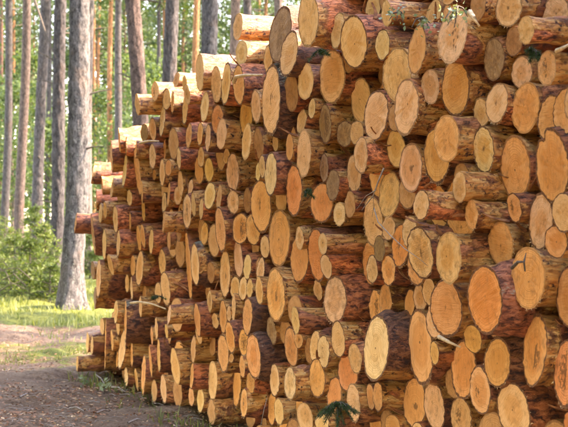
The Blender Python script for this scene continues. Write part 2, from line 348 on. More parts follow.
# ------------------------------------------------------------------ logs
LOGS = """
-3918,2255,77,160,13,0,3,0
-4070,2208,82,30,5,0,3,0
-4404,2083,50,370,2,0,0,1
-3794,2055,86,160,-1,4,7,0
-4376,1946,63,260,0,0,0,1
-3988,1978,63,140,8,0,3,0
-3704,1837,59,170,2,0,3,0
-3872,1861,83,190,-1,0,3,0
-4051,1827,100,160,3,1,0,0
-4916,1767,68,490,-5,0,3,0
-3775,1672,97,200,-3,0,8,0
-3984,1587,129,170,-3,1,3,0
-4346,1568,139,220,-5,1,5,2
-4215,1364,106,190,-6,0,5,0
-4581,1396,68,320,1,0,5,0
-4063,1420,57,220,-3,1,5,0
-3855,1393,59,300,-5,1,0,1
-3940,1272,89,210,2,1,0,0
-4516,1287,58,310,9,1,5,0
-4286,1146,114,290,1,1,0,0
-4499,1081,110,240,-10,1,5,0
-4055,1051,132,350,1,2,6,0
-3719,861,60,220,7,1,5,0
-3981,786,96,250,0,1,6,0
-4253,864,141,240,-14,1,5,0
-4505,798,119,260,-14,2,5,0
-3835,658,98,250,-3,1,5,0
-4059,598,107,220,5,0,5,0
-3484,704,124,140,-5,1,5,0
-4393,592,44,160,13,2,5,0
-3332,464,89,70,3,0,5,0
-2822,2396,61,210,0,0,0,1
-2798,2244,72,220,5,0,5,0
-2922,2079,135,200,4,0,3,0
-3222,2166,113,240,-6,1,3,0
-3631,2170,113,270,4,0,0,1
-2964,2363,86,30,0,0,3,0
-3574,2354,37,260,13,0,5,0
-3316,1984,75,220,6,0,0,1
-3095,2083,40,180,13,0,5,0
-3125,1907,131,250,-2,3,3,0
-2738,1898,123,230,2,0,5,0
-3589,1727,98,280,7,1,0,1
-2869,1725,92,180,4,0,3,0
-3114,1623,112,220,4,3,3,0
-2724,1506,113,150,0,0,7,0
-3687,1437,61,450,4,0,4,1
-3804,1511,63,330,-3,0,0,1
-3293,1224,118,260,2,0,5,0
-3083,1159,94,170,3,1,5,0
-3038,1320,74,190,1,0,7,0
-2876,1250,104,160,-2,2,5,0
-2736,1336,60,160,6,0,7,0
-2756,1122,73,170,0,1,5,0
-3745,1212,104,350,1,0,0,1
-2815,960,68,80,-6,1,5,0
-3050,1001,63,140,1,0,5,0
-3185,1037,66,160,-1,0,5,0
-3587,985,120,280,6,1,5,0
-3314,918,85,190,3,0,5,0
-2570,962,77,100,1,1,0,0
-3096,769,173,160,-8,1,5,0
-3319,764,51,200,-4,1,5,0
-2868,473,122,80,-2,1,5,0
-3100,486,112,90,-4,0,5,0
-2974,336,51,110,13,0,5,0
-2743,342,55,140,13,1,7,0
-2094,2465,146,340,1,0,3,0
-1588,2672,66,-30,10,0,5,0
-2438,2488,69,110,8,0,5,0
-2315,2380,91,260,0,0,3,0
-2529,2291,133,260,5,0,4,0
-1556,2354,129,250,2,0,6,0
-1948,2179,148,140,5,0,3,0
-1699,2174,101,200,2,0,0,0
-2166,2031,118,60,2,0,3,0
-1773,2015,55,190,0,0,5,0
-1533,1959,70,160,5,0,3,0
-1899,1916,106,160,-6,4,5,0
-2062,1853,68,110,13,4,5,0
-2499,1828,59,230,12,0,7,0
-1695,1762,129,210,-3,0,2,0
-2669,1701,88,280,-1,0,3,0
-1492,1810,80,220,-6,1,5,0
-1511,1553,150,200,-6,2,5,0
-1884,1673,79,160,-5,4,5,0
-2011,1571,83,160,2,4,4,0
-2188,1627,103,110,-2,0,4,0
-1847,1476,107,160,13,2,5,0
-2105,1410,63,160,5,0,0,1
-2416,1371,130,100,-1,0,7,0
-1629,1273,64,210,-2,0,2,1
-1824,1181,152,180,-3,2,5,0
-2133,1248,55,270,4,0,0,1
-2037,1120,65,210,4,0,4,1
-2268,1141,114,50,-4,1,5,0
-2537,1121,70,160,-2,0,5,0
-2673,1230,62,180,3,4,5,0
-2136,942,126,200,4,3,5,0
-1590,966,62,80,0,0,5,0
-1742,806,75,280,-2,0,0,1
-1436,625,115,190,-2,1,4,0
-1586,677,44,200,11,1,4,0
-1873,668,87,210,-3,0,5,0
-2045,656,85,230,-2,0,5,0
-2203,736,93,210,1,0,4,0
-2409,651,76,200,0,0,7,0
-2761,736,160,240,-3,0,6,0
-2400,920,84,80,-3,1,5,0
-1761,449,92,320,0,0,7,0
-1948,496,103,230,2,1,5,0
-2129,428,91,200,1,2,5,0
-2264,557,97,180,8,2,5,0
-2390,418,93,200,0,0,7,0
-2540,464,66,170,-7,1,5,0
-2675,482,72,190,-6,1,5,0
-1662,238,81,190,11,0,2,1
-1534,273,52,170,6,1,5,0
-2120,268,57,270,13,0,5,0
-2290,289,57,30,8,1,5,0
-493,2665,82,210,3,0,1,1
-630,2468,82,230,7,0,1,1
148,2428,127,280,-4,0,2,1
-1301,2501,165,210,3,4,5,0
-1010,2390,88,180,-2,0,5,0
-334,2301,136,240,-6,0,4,0
-77,2325,122,230,-2,0,2,0
-1140,2118,210,210,-6,0,6,0
95,2182,99,260,0,0,2,0
-829,2108,101,200,-3,0,3,0
-74,2082,97,220,5,2,5,0
-233,1969,99,240,3,0,2,0
-645,1893,116,200,-5,0,0,0
-1027,1867,56,140,1,0,5,0
83,1963,93,240,-6,0,5,0
409,2013,80,200,-4,1,5,0
4,1833,52,130,9,0,5,0
618,1856,75,130,2,0,5,0
765,1761,100,100,1,1,5,0
480,1755,91,110,1,0,4,0
-139,1709,137,130,-1,3,5,0
-899,1687,56,210,-4,0,5,0
-1032,1714,68,230,-6,0,5,0
-1219,1658,127,240,-4,0,5,0
231,1561,94,180,6,0,4,0
-212,1508,78,150,10,0,3,0
-755,1473,165,140,3,1,5,0
376,1468,77,200,-6,0,4,0
-16,1316,153,180,-4,1,5,0
431,1289,80,160,0,1,7,0
-283,1326,102,120,12,1,5,0
-535,1321,102,120,5,1,5,0
-915,1213,70,170,5,0,5,0
-206,1114,124,110,-3,3,5,0
-484,1071,82,140,-1,0,5,0
-836,1064,79,170,-3,0,4,0
-1152,1269,173,160,0,1,3,0
533,1059,149,200,-4,0,6,0
66,1007,167,120,-5,0,5,0
-1251,927,161,220,-1,1,3,0
-162,917,79,120,5,0,5,0
-423,926,77,150,2,0,5,0
-562,933,64,150,0,0,5,0
-1005,942,84,240,-3,0,3,0
200,803,78,190,-7,0,7,0
341,666,117,240,-7,1,4,0
498,553,74,180,2,0,0,1
-16,711,114,160,-4,1,5,0
168,668,53,160,8,0,5,0
-391,597,100,230,-1,1,5,0
-204,476,123,220,-3,1,5,0
-315,796,92,180,-11,0,7,0
-179,744,54,170,-2,0,5,0
-780,763,117,240,-4,1,6,0
-671,591,83,230,4,1,5,0
-927,523,136,250,0,1,6,0
-1066,690,82,180,0,4,7,0
292,227,139,140,-5,0,0,0
10,222,142,50,-7,1,5,0
-733,440,71,260,-5,1,5,0
-839,345,64,240,4,1,5,0
-769,209,90,260,-4,1,5,0
531,60,88,160,1,0,7,0
-1121,392,98,180,-3,0,4,0
-967,196,100,140,-4,1,5,0
-1336,230,77,230,3,0,7,0
-353,456,28,210,13,0,5,0
1806,2345,85,320,-1,0,1,1
1650,2442,77,210,7,0,1,1
1004,2470,53,210,6,0,1,1
883,2429,57,180,2,0,1,0
777,2335,73,190,0,0,2,0
1072,2249,109,120,-5,0,4,0
1511,2365,82,150,5,0,4,0
1328,2326,84,150,-6,1,4,0
1649,2204,126,150,-5,0,4,0
1871,2149,92,170,3,0,5,0
2825,2112,109,230,-11,1,3,1
2152,2139,71,170,11,4,5,0
695,2018,92,200,-2,1,4,0
3092,1978,142,240,-10,1,4,0
2649,2051,78,210,-10,1,4,1
2252,1999,76,220,-11,1,4,0
2833,1846,151,180,-7,0,4,0
2475,1824,209,150,-7,1,5,0
2002,1932,100,140,2,0,3,0
1827,1980,81,80,-8,1,5,0
970,1863,81,200,-4,0,4,0
1607,1780,108,160,-4,0,5,0
1161,1796,62,230,7,1,5,0
2208,1781,45,70,3,1,5,0
1064,1670,96,160,-4,0,0,0
3333,1700,87,180,-6,0,0,0
3762,1733,85,180,-7,1,4,0
2772,1595,71,150,6,0,4,0
2237,1636,95,170,-10,1,0,0
1483,1598,92,140,-10,1,4,0
1661,1537,79,130,-3,0,5,0
1316,1584,66,110,10,0,0,0
860,1635,60,140,0,0,5,0
814,1451,128,180,-3,0,5,0
607,1506,88,190,-6,0,5,0
3907,1862,103,240,-11,1,3,1
3026,1402,121,220,-3,0,4,0
2793,1385,87,140,-9,1,4,0
2621,1485,100,60,-7,1,5,0
2511,1233,112,130,-5,1,5,0
2285,1254,99,150,-5,1,5,0
2077,1211,105,130,-4,0,4,0
1004,1373,78,310,-10,1,0,1
1493,1225,71,130,-10,1,0,0
1947,1038,107,70,0,0,6,0
945,1040,260,130,-11,1,5,0
2828,1180,119,240,-7,0,5,0
2725,987,91,130,1,1,5,0
2480,970,153,130,-3,0,5,0
2917,989,92,290,-1,0,0,1
3583,1164,147,200,-6,0,5,0
4231,1258,204,170,-8,0,5,0
4512,1368,97,290,-6,1,5,5
3934,1464,97,160,-2,0,5,0
4260,1600,102,130,-9,1,4,0
3279,1490,78,260,-2,1,4,0
3697,837,184,230,-6,0,5,0
4568,881,92,100,1,4,7,0
3032,816,79,110,-2,0,7,0
2651,784,99,160,-9,0,5,0
2965,559,100,230,-2,0,7,0
2673,499,188,210,-9,1,6,0
2289,646,87,170,-7,0,0,0
1284,845,132,220,-1,0,5,0
2114,770,90,60,2,0,5,0
523,693,67,400,-8,0,0,1
1040,532,51,280,-4,0,0,1
1643,508,86,200,-8,0,5,0
1900,426,77,170,-7,1,5,0
1568,296,132,200,-10,0,5,0
613,428,95,190,-4,0,0,0
2976,216,181,170,-6,0,5,0
2684,196,110,150,-9,1,5,0
2859,-22,84,160,-3,0,5,0
2674,-32,102,110,-7,0,5,0
2149,72,169,180,-8,1,5,0
1872,213,132,190,-10,1,5,0
786,283,129,280,-4,0,0,0
1717,115,51,100,4,0,5,0
1307,54,108,230,-2,0,7,0
552,240,94,220,-9,1,5,0
773,54,70,160,1,1,5,0
3952,633,103,210,-7,4,7,0
3859,360,78,160,2,0,2,0
3574,214,233,190,-11,1,5,0
3249,276,95,200,-7,1,5,0
3140,401,68,170,1,0,5,0
4139,154,89,200,-5,0,5,0
4305,137,78,140,-7,0,5,0
4500,147,98,170,-5,0,2,0
4279,-40,77,320,-2,0,7,0
5221,-174,60,50,3,1,4,0
3256,96,72,150,-5,1,5,0
"""
INFILL = """
-3690,384,149,95
-6119,1269,149,88
-4600,1938,149,170
-4835,1031,149,207
-6137,733,149,29
3311,703,149,-28
-5251,1777,149,145
-5835,2110,149,92
-5486,2509,149,31
-5622,568,149,200
4180,835,149,-126
-6173,2598,149,12
-5126,734,149,207
-5763,1729,149,207
-4982,2306,149,175
-4708,1606,149,237
1771,1241,149,21
1125,302,149,148
-6093,1630,149,85
-4908,2612,149,22
-4735,502,149,-80
-5447,1267,149,63
-5807,2505,149,94
-5772,1371,149,16
-5231,1014,149,199
-5335,2146,149,60
-4907,2003,149,47
-4179,203,149,209
-5919,980,149,65
1935,1639,149,36
-4869,1347,149,-62
-4913,164,149,218
-3507,2638,149,171
3643,1493,149,-138
4431,629,149,-110
-1902,178,149,-35
-1785,2539,149,-61
-4587,2536,149,-115
-5880,419,147,138
-4650,2230,147,218
-5376,402,147,164
-3466,1423,145,142
-434,94,144,-105
-6075,1924,144,132
-4550,145,144,210
-2745,146,140,-44
-3873,2466,138,-65
-5082,1545,137,220
-5513,962,136,9
-1448,1151,136,143
2373,280,136,-135
-2417,144,136,-18
-5527,1935,136,142
-5505,1607,135,18
-5202,2496,135,60
-3156,247,133,100
2442,4,131,47
-2627,2557,131,101
2191,1004,131,-21
3926,1121,129,-126
-6031,2340,129,166
154,486,128,84
1528,753,128,113
1367,1396,127,64
-5170,1285,127,172
1603,1021,127,-120
3135,1010,127,-39
3337,1286,126,-84
-2232,2700,126,172
-5860,708,126,71
-4298,2472,126,-30
-4181,2031,126,-96
2161,435,126,-21
1802,855,126,19
-5026,477,125,210
-3349,1668,125,203
1210,576,125,-29
-6151,125,124,196
-3520,1959,124,199
-461,2074,123,141
-641,2262,123,252
-396,1749,123,-125
1411,2131,122,-109
831,674,122,256
-2475,1619,122,87
1571,21,122,-83
1133,1985,122,197
-296,2557,121,-89
-4269,458,121,149
-5382,122,121,134
1953,634,120,-122
-3103,2517,120,-61
2369,1457,120,-91
-3429,2287,120,159
-5906,128,119,175
-564,352,119,91
-2315,1811,119,-128
-1160,89,119,118
-3960,393,119,232
4398,339,119,-82
-3474,225,118,224
-6190,366,118,170
-3748,122,118,255
3907,100,118,-21
-2495,2042,117,44
-5682,242,117,25
1009,62,117,200
-1498,88,117,198
-4757,768,117,213
580,2193,117,-78
1311,1135,117,93
3437,1876,116,-108
285,1860,116,82
-818,2599,116,-55
-6195,2155,116,104
4114,485,116,-46
3552,574,115,-120
1371,1896,115,114
874,2141,115,-42
-4334,2233,115,12
3028,1664,115,-33
241,1237,115,145
-5630,2277,115,143
382,2364,114,-125
-529,754,108,-104
-1460,2137,108,197
-1903,920,106,80
-865,1859,105,195
3955,1663,101,-45
3358,963,101,-73
-5376,742,101,150
-2183,85,101,226
2148,1449,100,-110
1986,2304,99,-36
3762,-67,98,-34
640,1305,98,116
-3208,1433,98,121
-1990,2691,98,-108
2466,718,98,92
-6165,1005,97,5
3775,515,97,-50
3083,-40,95,-89
1960,1395,93,-22
-3825,974,93,178
-830,2371,92,-137
-250,265,92,-122
-5955,2702,92,152
-752,1214,92,-68
4016,293,91,-85
-2691,2117,91,-37
-4520,394,91,232
-665,45,91,-95
1452,488,91,147
-1049,1514,91,109
3312,-58,91,-137
-133,34,90,-2
1158,1509,90,92
4403,960,90,-120
1637,1987,90,33
-601,1688,89,-91
-668,1045,89,111
-1253,533,89,101
-3516,1183,89,201
154,24,88,190
-4647,1214,88,163
-4231,1769,88,157
-5689,1102,88,216
-2994,88,87,252
3365,458,87,-48
3583,1733,87,-23
3818,1319,87,-28
-3943,186,87,225
-2588,318,87,91
45,1549,86,169
-1498,849,86,189
-4424,1780,86,211
651,854,86,63
278,2150,86,-81
4088,-14,86,-69
-2947,1515,85,156
-2297,2188,85,-28
1872,-31,85,158
2859,712,85,-112
-2874,2586,85,36
-376,1517,85,103
-4081,2375,85,-20
-3281,2703,84,192
-1529,447,84,-110
1584,1391,84,88
-5290,1460,84,201
-5137,232,84,38
-1284,1860,84,129
-5664,798,84,57
-3309,2500,84,-39
1162,1310,84,146
-1697,65,82,222
-2524,811,80,-50
353,863,79,-28
4448,-23,78,-38
-1696,625,77,170
3952,897,76,-113
-3296,76,75,209
-4786,2415,74,257
-4131,2584,74,3
2287,823,73,-29
3427,1552,73,-140
306,1008,72,150
380,10,71,133
-1222,696,71,144
1807,1460,71,-133
-4258,650,70,-78
-3661,2417,70,200
-4729,2740,70,43
1778,1837,70,-139
-1723,963,69,59
-1310,384,69,138
3195,1774,69,-131
-2553,631,68,-65
2351,483,68,-21
653,605,68,-60
-1013,2546,67,-27
-2152,2248,67,127
-5022,1142,67,122
611,1662,67,-44
2491,2100,67,-106
-983,1092,67,-82
-2240,1460,66,155
2096,1794,66,-103
1134,2426,66,-45
-5138,67,66,9
383,1617,66,46
-4399,2684,66,131
-6081,515,66,161
-5120,2131,66,64
-395,1201,65,53
-1317,1457,65,-81
3163,533,65,-103
-3301,616,65,99
932,486,65,-101
-1975,1360,65,-84
-1689,1406,65,-42
-3631,1555,65,225
3205,1618,65,-76
801,483,65,-80
-4736,286,65,-128
4192,321,65,-55
-2425,2623,65,73
-3766,2285,65,220
-3374,1057,65,126
-941,24,64,218
-2933,1870,64,220
-3952,2117,64,153
2809,853,64,-31
-4943,845,64,68
-482,2437,64,-88
1085,717,64,-79
-750,1727,64,-28
-5803,2738,64,108
-3771,2641,64,43
-4463,2358,63,251
1750,370,63,-20
393,463,63,108
1310,415,63,-71
1222,2163,63,-34
-5649,2648,63,120
3681,1859,63,-134
-3047,2234,63,-21
-4924,666,63,65
3520,-94,63,-109
-4550,621,63,164
3934,-79,63,-89
146,1694,62,-97
3066,1187,62,-105
1336,273,62,-123
1320,1725,62,-88
2900,1540,62,-85
-4573,2748,62,127
-634,2631,62,-99
559,2378,62,-48
1758,671,62,-100
-3671,698,62,-140
-5561,63,62,191
-5031,1832,62,198
-4446,1394,62,-127
-3256,2363,61,-133
827,1937,61,-114
-5968,1449,61,214
-3513,498,61,-113
-1775,2320,61,-35
-3561,66,61,-78
3102,645,60,-45
-1375,1345,60,-112
-5699,59,58,76
2685,1286,58,-98
-5307,599,58,151
654,-19,58,-38
1416,179,57,-107
1415,995,57,-67
-5856,1176,56,213
-593,1171,56,-29
-542,527,56,-73
-77,1907,56,-60
-1409,1937,55,-66
-1424,330,55,-76
486,1901,55,-130
457,362,55,-73
-2313,2537,54,-87
-4123,1226,54,-82
-5900,1561,54,50
-4732,66,54,-37
-1491,1337,54,-113
-813,932,54,-46
922,1736,54,-63
3283,2021,53,-39
4107,1023,52,-38
-5464,2303,52,82
-392,337,52,-44
-945,803,52,-121
-2915,251,52,-108
-3702,1948,52,-138
670,120,52,-105
-2027,1706,52,-113
2148,2348,52,-110
1152,-29,52,-27
1004,629,51,-63
-4467,531,51,-40
-3641,1329,51,-31
2015,2084,51,-90
-1152,1825,51,-29
541,1999,51,-95
-4155,1651,51,-132
-5109,2015,51,212
-4404,310,51,-49
1987,834,51,-29
1390,640,51,-90
-3120,2688,51,127
2012,338,51,-73
3259,1880,51,-114
-5705,927,51,160
-2943,961,51,-65
-3822,816,51,-102
4447,1121,50,-35
-2003,786,50,-54
3148,1280,50,-45
482,805,50,-119
-1652,1061,50,-63
-1671,1986,50,-115
2295,2119,50,-71
2151,1898,50,-21
-4918,1648,50,219
-2196,1341,50,-68
-827,80,50,-123
-941,1365,50,-131
4074,1560,50,-85
1732,1682,50,-33
499,1418,50,-65
-2698,2389,50,-128
105,1812,50,-25
2658,1111,49,-112
3956,1318,49,-45
-1200,267,49,-134
4277,460,49,-76
-44,541,49,-48
-5735,1926,49,82
12,30,48,-63
-5206,552,48,36
-675,892,48,-119
1435,1745,48,-73
-2620,1328,48,-100
-3450,874,48,-58
-5034,1000,48,211
-5516,251,48,68
4229,644,47,-27
-3149,2338,47,-122
3505,1343,47,-41
-1360,2256,47,-80
-5628,2089,47,184
2129,2016,47,-26
-2030,1244,47,-104
-249,670,47,-95
-5421,591,47,210
3812,1593,47,-52
-5828,2310,47,30
-5538,746,47,218
-2563,1475,47,-70
-6052,266,47,200
-6032,2152,47,49
-22,448,47,-85
-3017,1765,47,-104
-4236,2645,46,141
209,2025,46,-45
-5582,1420,46,44
-4365,47,46,-84
-3945,2637,46,169
3951,470,46,-84
3277,1123,46,-55
-4413,1245,46,-91
974,2372,46,-75
-2671,1035,46,-104
-4162,1541,46,-113
-5182,2269,46,197
1733,-29,46,-140
-4652,961,46,-78
634,721,46,-34
-493,1604,46,-80
420,2158,46,-76
-1402,1718,46,-121
-545,1528,46,-104
-4540,1716,46,-63
-4774,1846,46,-77
230,1398,46,-50
-237,2146,45,-77
-2848,1406,45,-53
-2304,831,45,-109
-1334,85,45,-69
-2510,2705,45,118
1207,1698,45,-83
-2891,1045,45,-123
-3374,1837,45,-77
-1959,1775,45,-32
-3882,1101,45,-36
-3063,1452,45,-29
-3953,54,45,-74
-2419,2733,45,157
4108,654,45,-66
-3389,2080,45,-64
-3446,2453,45,-137
306,1700,45,-81
-2041,41,45,-68
-630,2089,45,-27
-2425,1169,45,-76
4141,1492,45,-88
1791,484,45,-92
680,2447,45,-41
983,1494,45,-84
-367,1915,45,-131
1251,2430,45,-61
4416,-144,45,-28
-3591,572,45,-82
2416,577,45,-63
-3136,70,45,-104
-5847,1916,44,110
-1537,2527,44,-80
-266,-9,44,-54
-2689,936,44,-116
1902,2433,44,-90
1502,1991,44,-81
-4474,2147,44,-126
942,365,44,-43
"""
FACE_COL = [(.84, .465, .195), (.82, .375, .12), (.76, .285, .09), (.84, .45, .225), (.48, .28, .135)]     # pale, orange, red, pink, dirty
# bark kinds: share of bare wood, bark tint, lichen, relief
BARKS = [(.62, (1.2, 1.05, .9), 0, .8), (.84, (1.4, 1.2, 1.0), 0, .5), (.60, (1.5, 1.4, 1.3), .12, .8),
         (.42, (1.4, 1.1, .85), .04, 1.0), (.22, (1.3, .95, .7), 0, .9), (.16, (.82, .60, .48), .08, 1.1),
         (.06, (.56, .50, .46), .42, 1.6), (.45, (1.2, 1.1, .95), .1, 1.6), (.3, (1.05, 1.0, .8), .35, 1.3)]
PEELED, SUNNY, PALE, PATCHY, RED, BROWN_BARK, LICHEN, SCALY, MOSSY = range(9)
JUTS, HEART, FARTHEST = 1, 2, 4
LOG_LEN = 3.0

def log_arrays(r, kind, seed, yaw, pit, seg, heart=False, length=LOG_LEN, fine=True):
    g = np.random.default_rng(seed)
    cov, tint, lich, rel = BARKS[kind]
    th = np.arange(seg) / seg * 2 * np.pi
    if fine:
        step = max(.018, 2 * math.pi * r / seg * 1.25)
        n1 = int(.62 / step)
        xs = np.concatenate([[0, .004], .004 + np.arange(1, n1) * step, [.75, 1.0, 1.5, 2.2, length]])
    else:
        xs = np.array([0, .08, .2, .4, 1.0, length])
    nr = len(xs)
    X, TH = np.meshgrid(xs, th, indexing='ij')
    wq = max(3, int(seg / 5)); v1 = TH / (2 * np.pi)
    low = 1 + .03 * np.cos(2 * (TH - g.uniform(0, 6))) * g.uniform(.2, 1) + .014 * np.cos(3 * (TH - g.uniform(0, 6))) + (vnoise(X * 2.2 + 5, v1 * 5, seed + 1, 5) - .5) * (.04 + .06 * sstep(0, .25, X))
    bul = vnoise(X * 5 + 9, v1 * 4, seed + 2, 4)
    low = low + sstep(.72, .95, bul) * .10 * sstep(.04, .2, X)                       # knots and swellings
    low = low + ((vnoise(X * 3 + 1, v1 * 9, seed + 8, 9) - .5) * .016 + (vnoise(X * 9 + 1, v1 * 17, seed + 9, 17) - .5) * .006)
    if heart:
        d = (TH - 1.15 + np.pi) % (2 * np.pi) - np.pi
        low = low * (1 - .20 * np.exp(-(d / .17) ** 2)) * (1 + .07 * np.sin(TH))
    # torn bark: bare patches run along the log
    nb = .55 * vnoise(X * 2.6 + 3, v1 * 5, seed + 3, 5) + .45 * vnoise(X * 7 + 3, v1 * 11, seed + 4, 11)
    q = np.quantile(nb, 1 - cov)
    reach = g.uniform(.05, .30)                                  # the harvester head strips bark near the cut
    nb = nb + (.36 if kind not in (LICHEN, RED) else .12) * g.random() ** 1.3 * sstep(reach, reach * .35, X + (vnoise(X * 6 + 2, v1 * 7, seed + 10, 7) - .5) * .12)
    bare = np.clip(.5 + (nb - q) * 5.0, 0, 1)
    ridge = np.abs(vnoise(X * 13, v1 * wq * 1.0, seed + 5, wq) - .5) * 2
    scale = min(1.3, .55 + r * 5)
    th_b = .011 * scale
    relief = (1 - bare) * th_b * (.5 + rel * (.15 + 1.15 * ridge)) - bare * .002 + (vnoise(X * 20, v1 * wq, seed + 6, wq) - .5) * .006 * scale
    ease = .05 + .95 * sstep(0, .05, X)                          # the saw cut leaves an even edge
    rad = r * 1.0 * low + relief * ease + th_b * .5 * (1 - ease)
    lic = np.clip(vnoise(X * 3, v1 * 6, seed + 7, 6) * .8 + (lich - .45) * 1.1, 0, 1) if lich > .02 else np.zeros_like(X)
    if lich > .2: lic = lic * (.35 + .65 * sstep(-.5, .6, np.sin(TH)))
    Yv = rad * np.cos(TH); Zv = rad * np.sin(TH)
    sh = (math.tan(yaw) * Yv + math.tan(pit) * Zv) * np.clip(1 - X / .55, 0, 1)
    Xv = X + sh
    # ragged mouth
    Xv[0] += (g.random(seg) - .5) * .006
    V = np.stack([Xv, Yv, Zv], -1)
    return V, xs, rad, bare, lic, g

def face_arrays(V0, r, seed, bulge=.006):
    """end disc whose rim is the first ring of the bark"""
    g = np.random.default_rng(seed + 99)
    seg = len(V0); fr = np.array([.0, .35, .68, .9, .975])
    c = V0.mean(0)
    rings = [c + (V0 - c) * f + np.array([1, 0, 0]) * ((g.random((seg, 1)) - .5) * .004 if 0 < f else 0) for f in fr[1:]]
    rings.append(V0.copy())
    P = np.concatenate(rings); nr = len(rings)
    F4 = grid_faces(nr, seg)
    cen = len(P); P = np.concatenate([P, c[None]])
    j = np.arange(seg); F3 = np.stack([np.full(seg, cen), j, (j + 1) % seg], -1)
    fcv = []
    ang = np.arctan2(V0[:, 2] - c[2], V0[:, 1] - c[1])
    for f in list(fr[1:]) + [1.0]: fcv.append(np.stack([np.zeros(seg), np.cos(ang) * f, np.sin(ang) * f], -1))
    # pith sits off centre
    fcv = np.concatenate(fcv + [np.zeros((1, 3))])
    o = np.array([0, g.normal(0, .09), g.normal(0, .09)])
    fcv = fcv + o * (1 - np.linalg.norm(fcv, axis=1)[:, None])
    return P, F4, F3, fcv

def rim_shreds(V0, V1, seed, n, r):
    """torn fibres hanging on the edge of the cut"""
    g = np.random.default_rng(seed + 7); A = Acc(); seg = len(V0); c = V0.mean(0)
    a0 = g.uniform(3.4, 5.6); 
    for k in range(n):
        a = a0 + g.normal(0, .8); j = int((a / (2 * math.pi)) % 1 * seg)
        p = V0[j]; out = p - c; out /= np.linalg.norm(out) + 1e-9
        tan = np.cross([1, 0, 0], out); L = g.uniform(.003, .011) * min(1.4, r / .1); w = g.uniform(.001, .003)
        d = out * g.uniform(.1, .6) + tan * g.normal(0, 1.0) + np.array([g.uniform(-.5, .5), 0, 0]); d /= np.linalg.norm(d)
        m = p + d * L * .55; e = m + (d + np.array([0, 0, -.5]) + g.normal(0, .3, 3)) * L * .5
        s = tan * w
        A.add([p - s, p + s, m + s * .7, m - s * .7], [[0, 1, 2, 3]]); A.add([m - s * .7, m + s * .7, e], [[0, 1, 2]])
    return A

def bark_strip(V, xs, seg, seed, r):
    """a strip of bark that has sprung away from the log"""
    g = np.random.default_rng(seed + 17)
    j0 = int(g.uniform(.04, .46) * seg); i0 = int(g.integers(2, max(3, min(len(xs) - 9, 12)))); L = g.uniform(.06, .16); w = g.uniform(.012, .03)
    p = V[i0, j0]; out = np.array([0, p[1], p[2]]); out /= np.linalg.norm(out); tan = np.cross([1., 0, 0], out)
    d = np.array([g.uniform(-1, .6), 0, 0]) + tan * g.normal(0, .7); d /= np.linalg.norm(d); sd_ = np.cross(out, d)
    n = 7; rows = []; lift = g.uniform(.15, .6)
    for k in range(n):
        u = k / (n - 1); ww = w * (1 - .6 * u) * (1 + .25 * math.sin(k * 2.3 + seed))
        q = p + d * L * u + out * (.004 + lift * L * u * u) + sd_ * .01 * math.sin(u * 4 + seed)
        rows += [q - sd_ * ww * .5 + out * .004, q + out * .0, q + sd_ * ww * .5 + out * .004]
    top = np.array(rows); bot = top - out * .003
    f = grid_faces(n, 3, False)
    A = Acc(); A.add(top, f); A.add(bot, f[:, ::-1])
    for a, b in ((0, 0), (2, 2)):
        k = np.arange(n - 1); A.add(np.concatenate([top[a::3], bot[a::3]]), np.stack([k, k + 1, k + 1 + n, k + n], -1))
    return A

SIZE_W = [(.062, 'thin'), (.092, 'slim'), (.125, 'medium-thick'), (.16, 'thick'), (9, 'very thick')]
FACE_W = ['pale', 'orange', 'red-orange', 'pinkish', 'dirty brown']
BARK_W = ['peeled yellow sides', 'bare sunlit sides', 'half-peeled pale bark', 'patchy orange bark', 'red-brown bark',
          'dark bark', 'lichen-flecked bark', 'scaly bark', 'mossy bark']
def where(t, z):
    a = "near stack's low end" if t > 3.0 else "on stack's slope" if t > .6 else 'midway along stack' if t > -1.7 else "toward stack's tall end"
    b = ('in the bottom rows' if z < .45 else 'below mid height' if z < 1.0 else 'at mid height' if z < 1.5 else 'in the upper rows' if z < 2.05 else 'high up')
    return b + ' ' + a

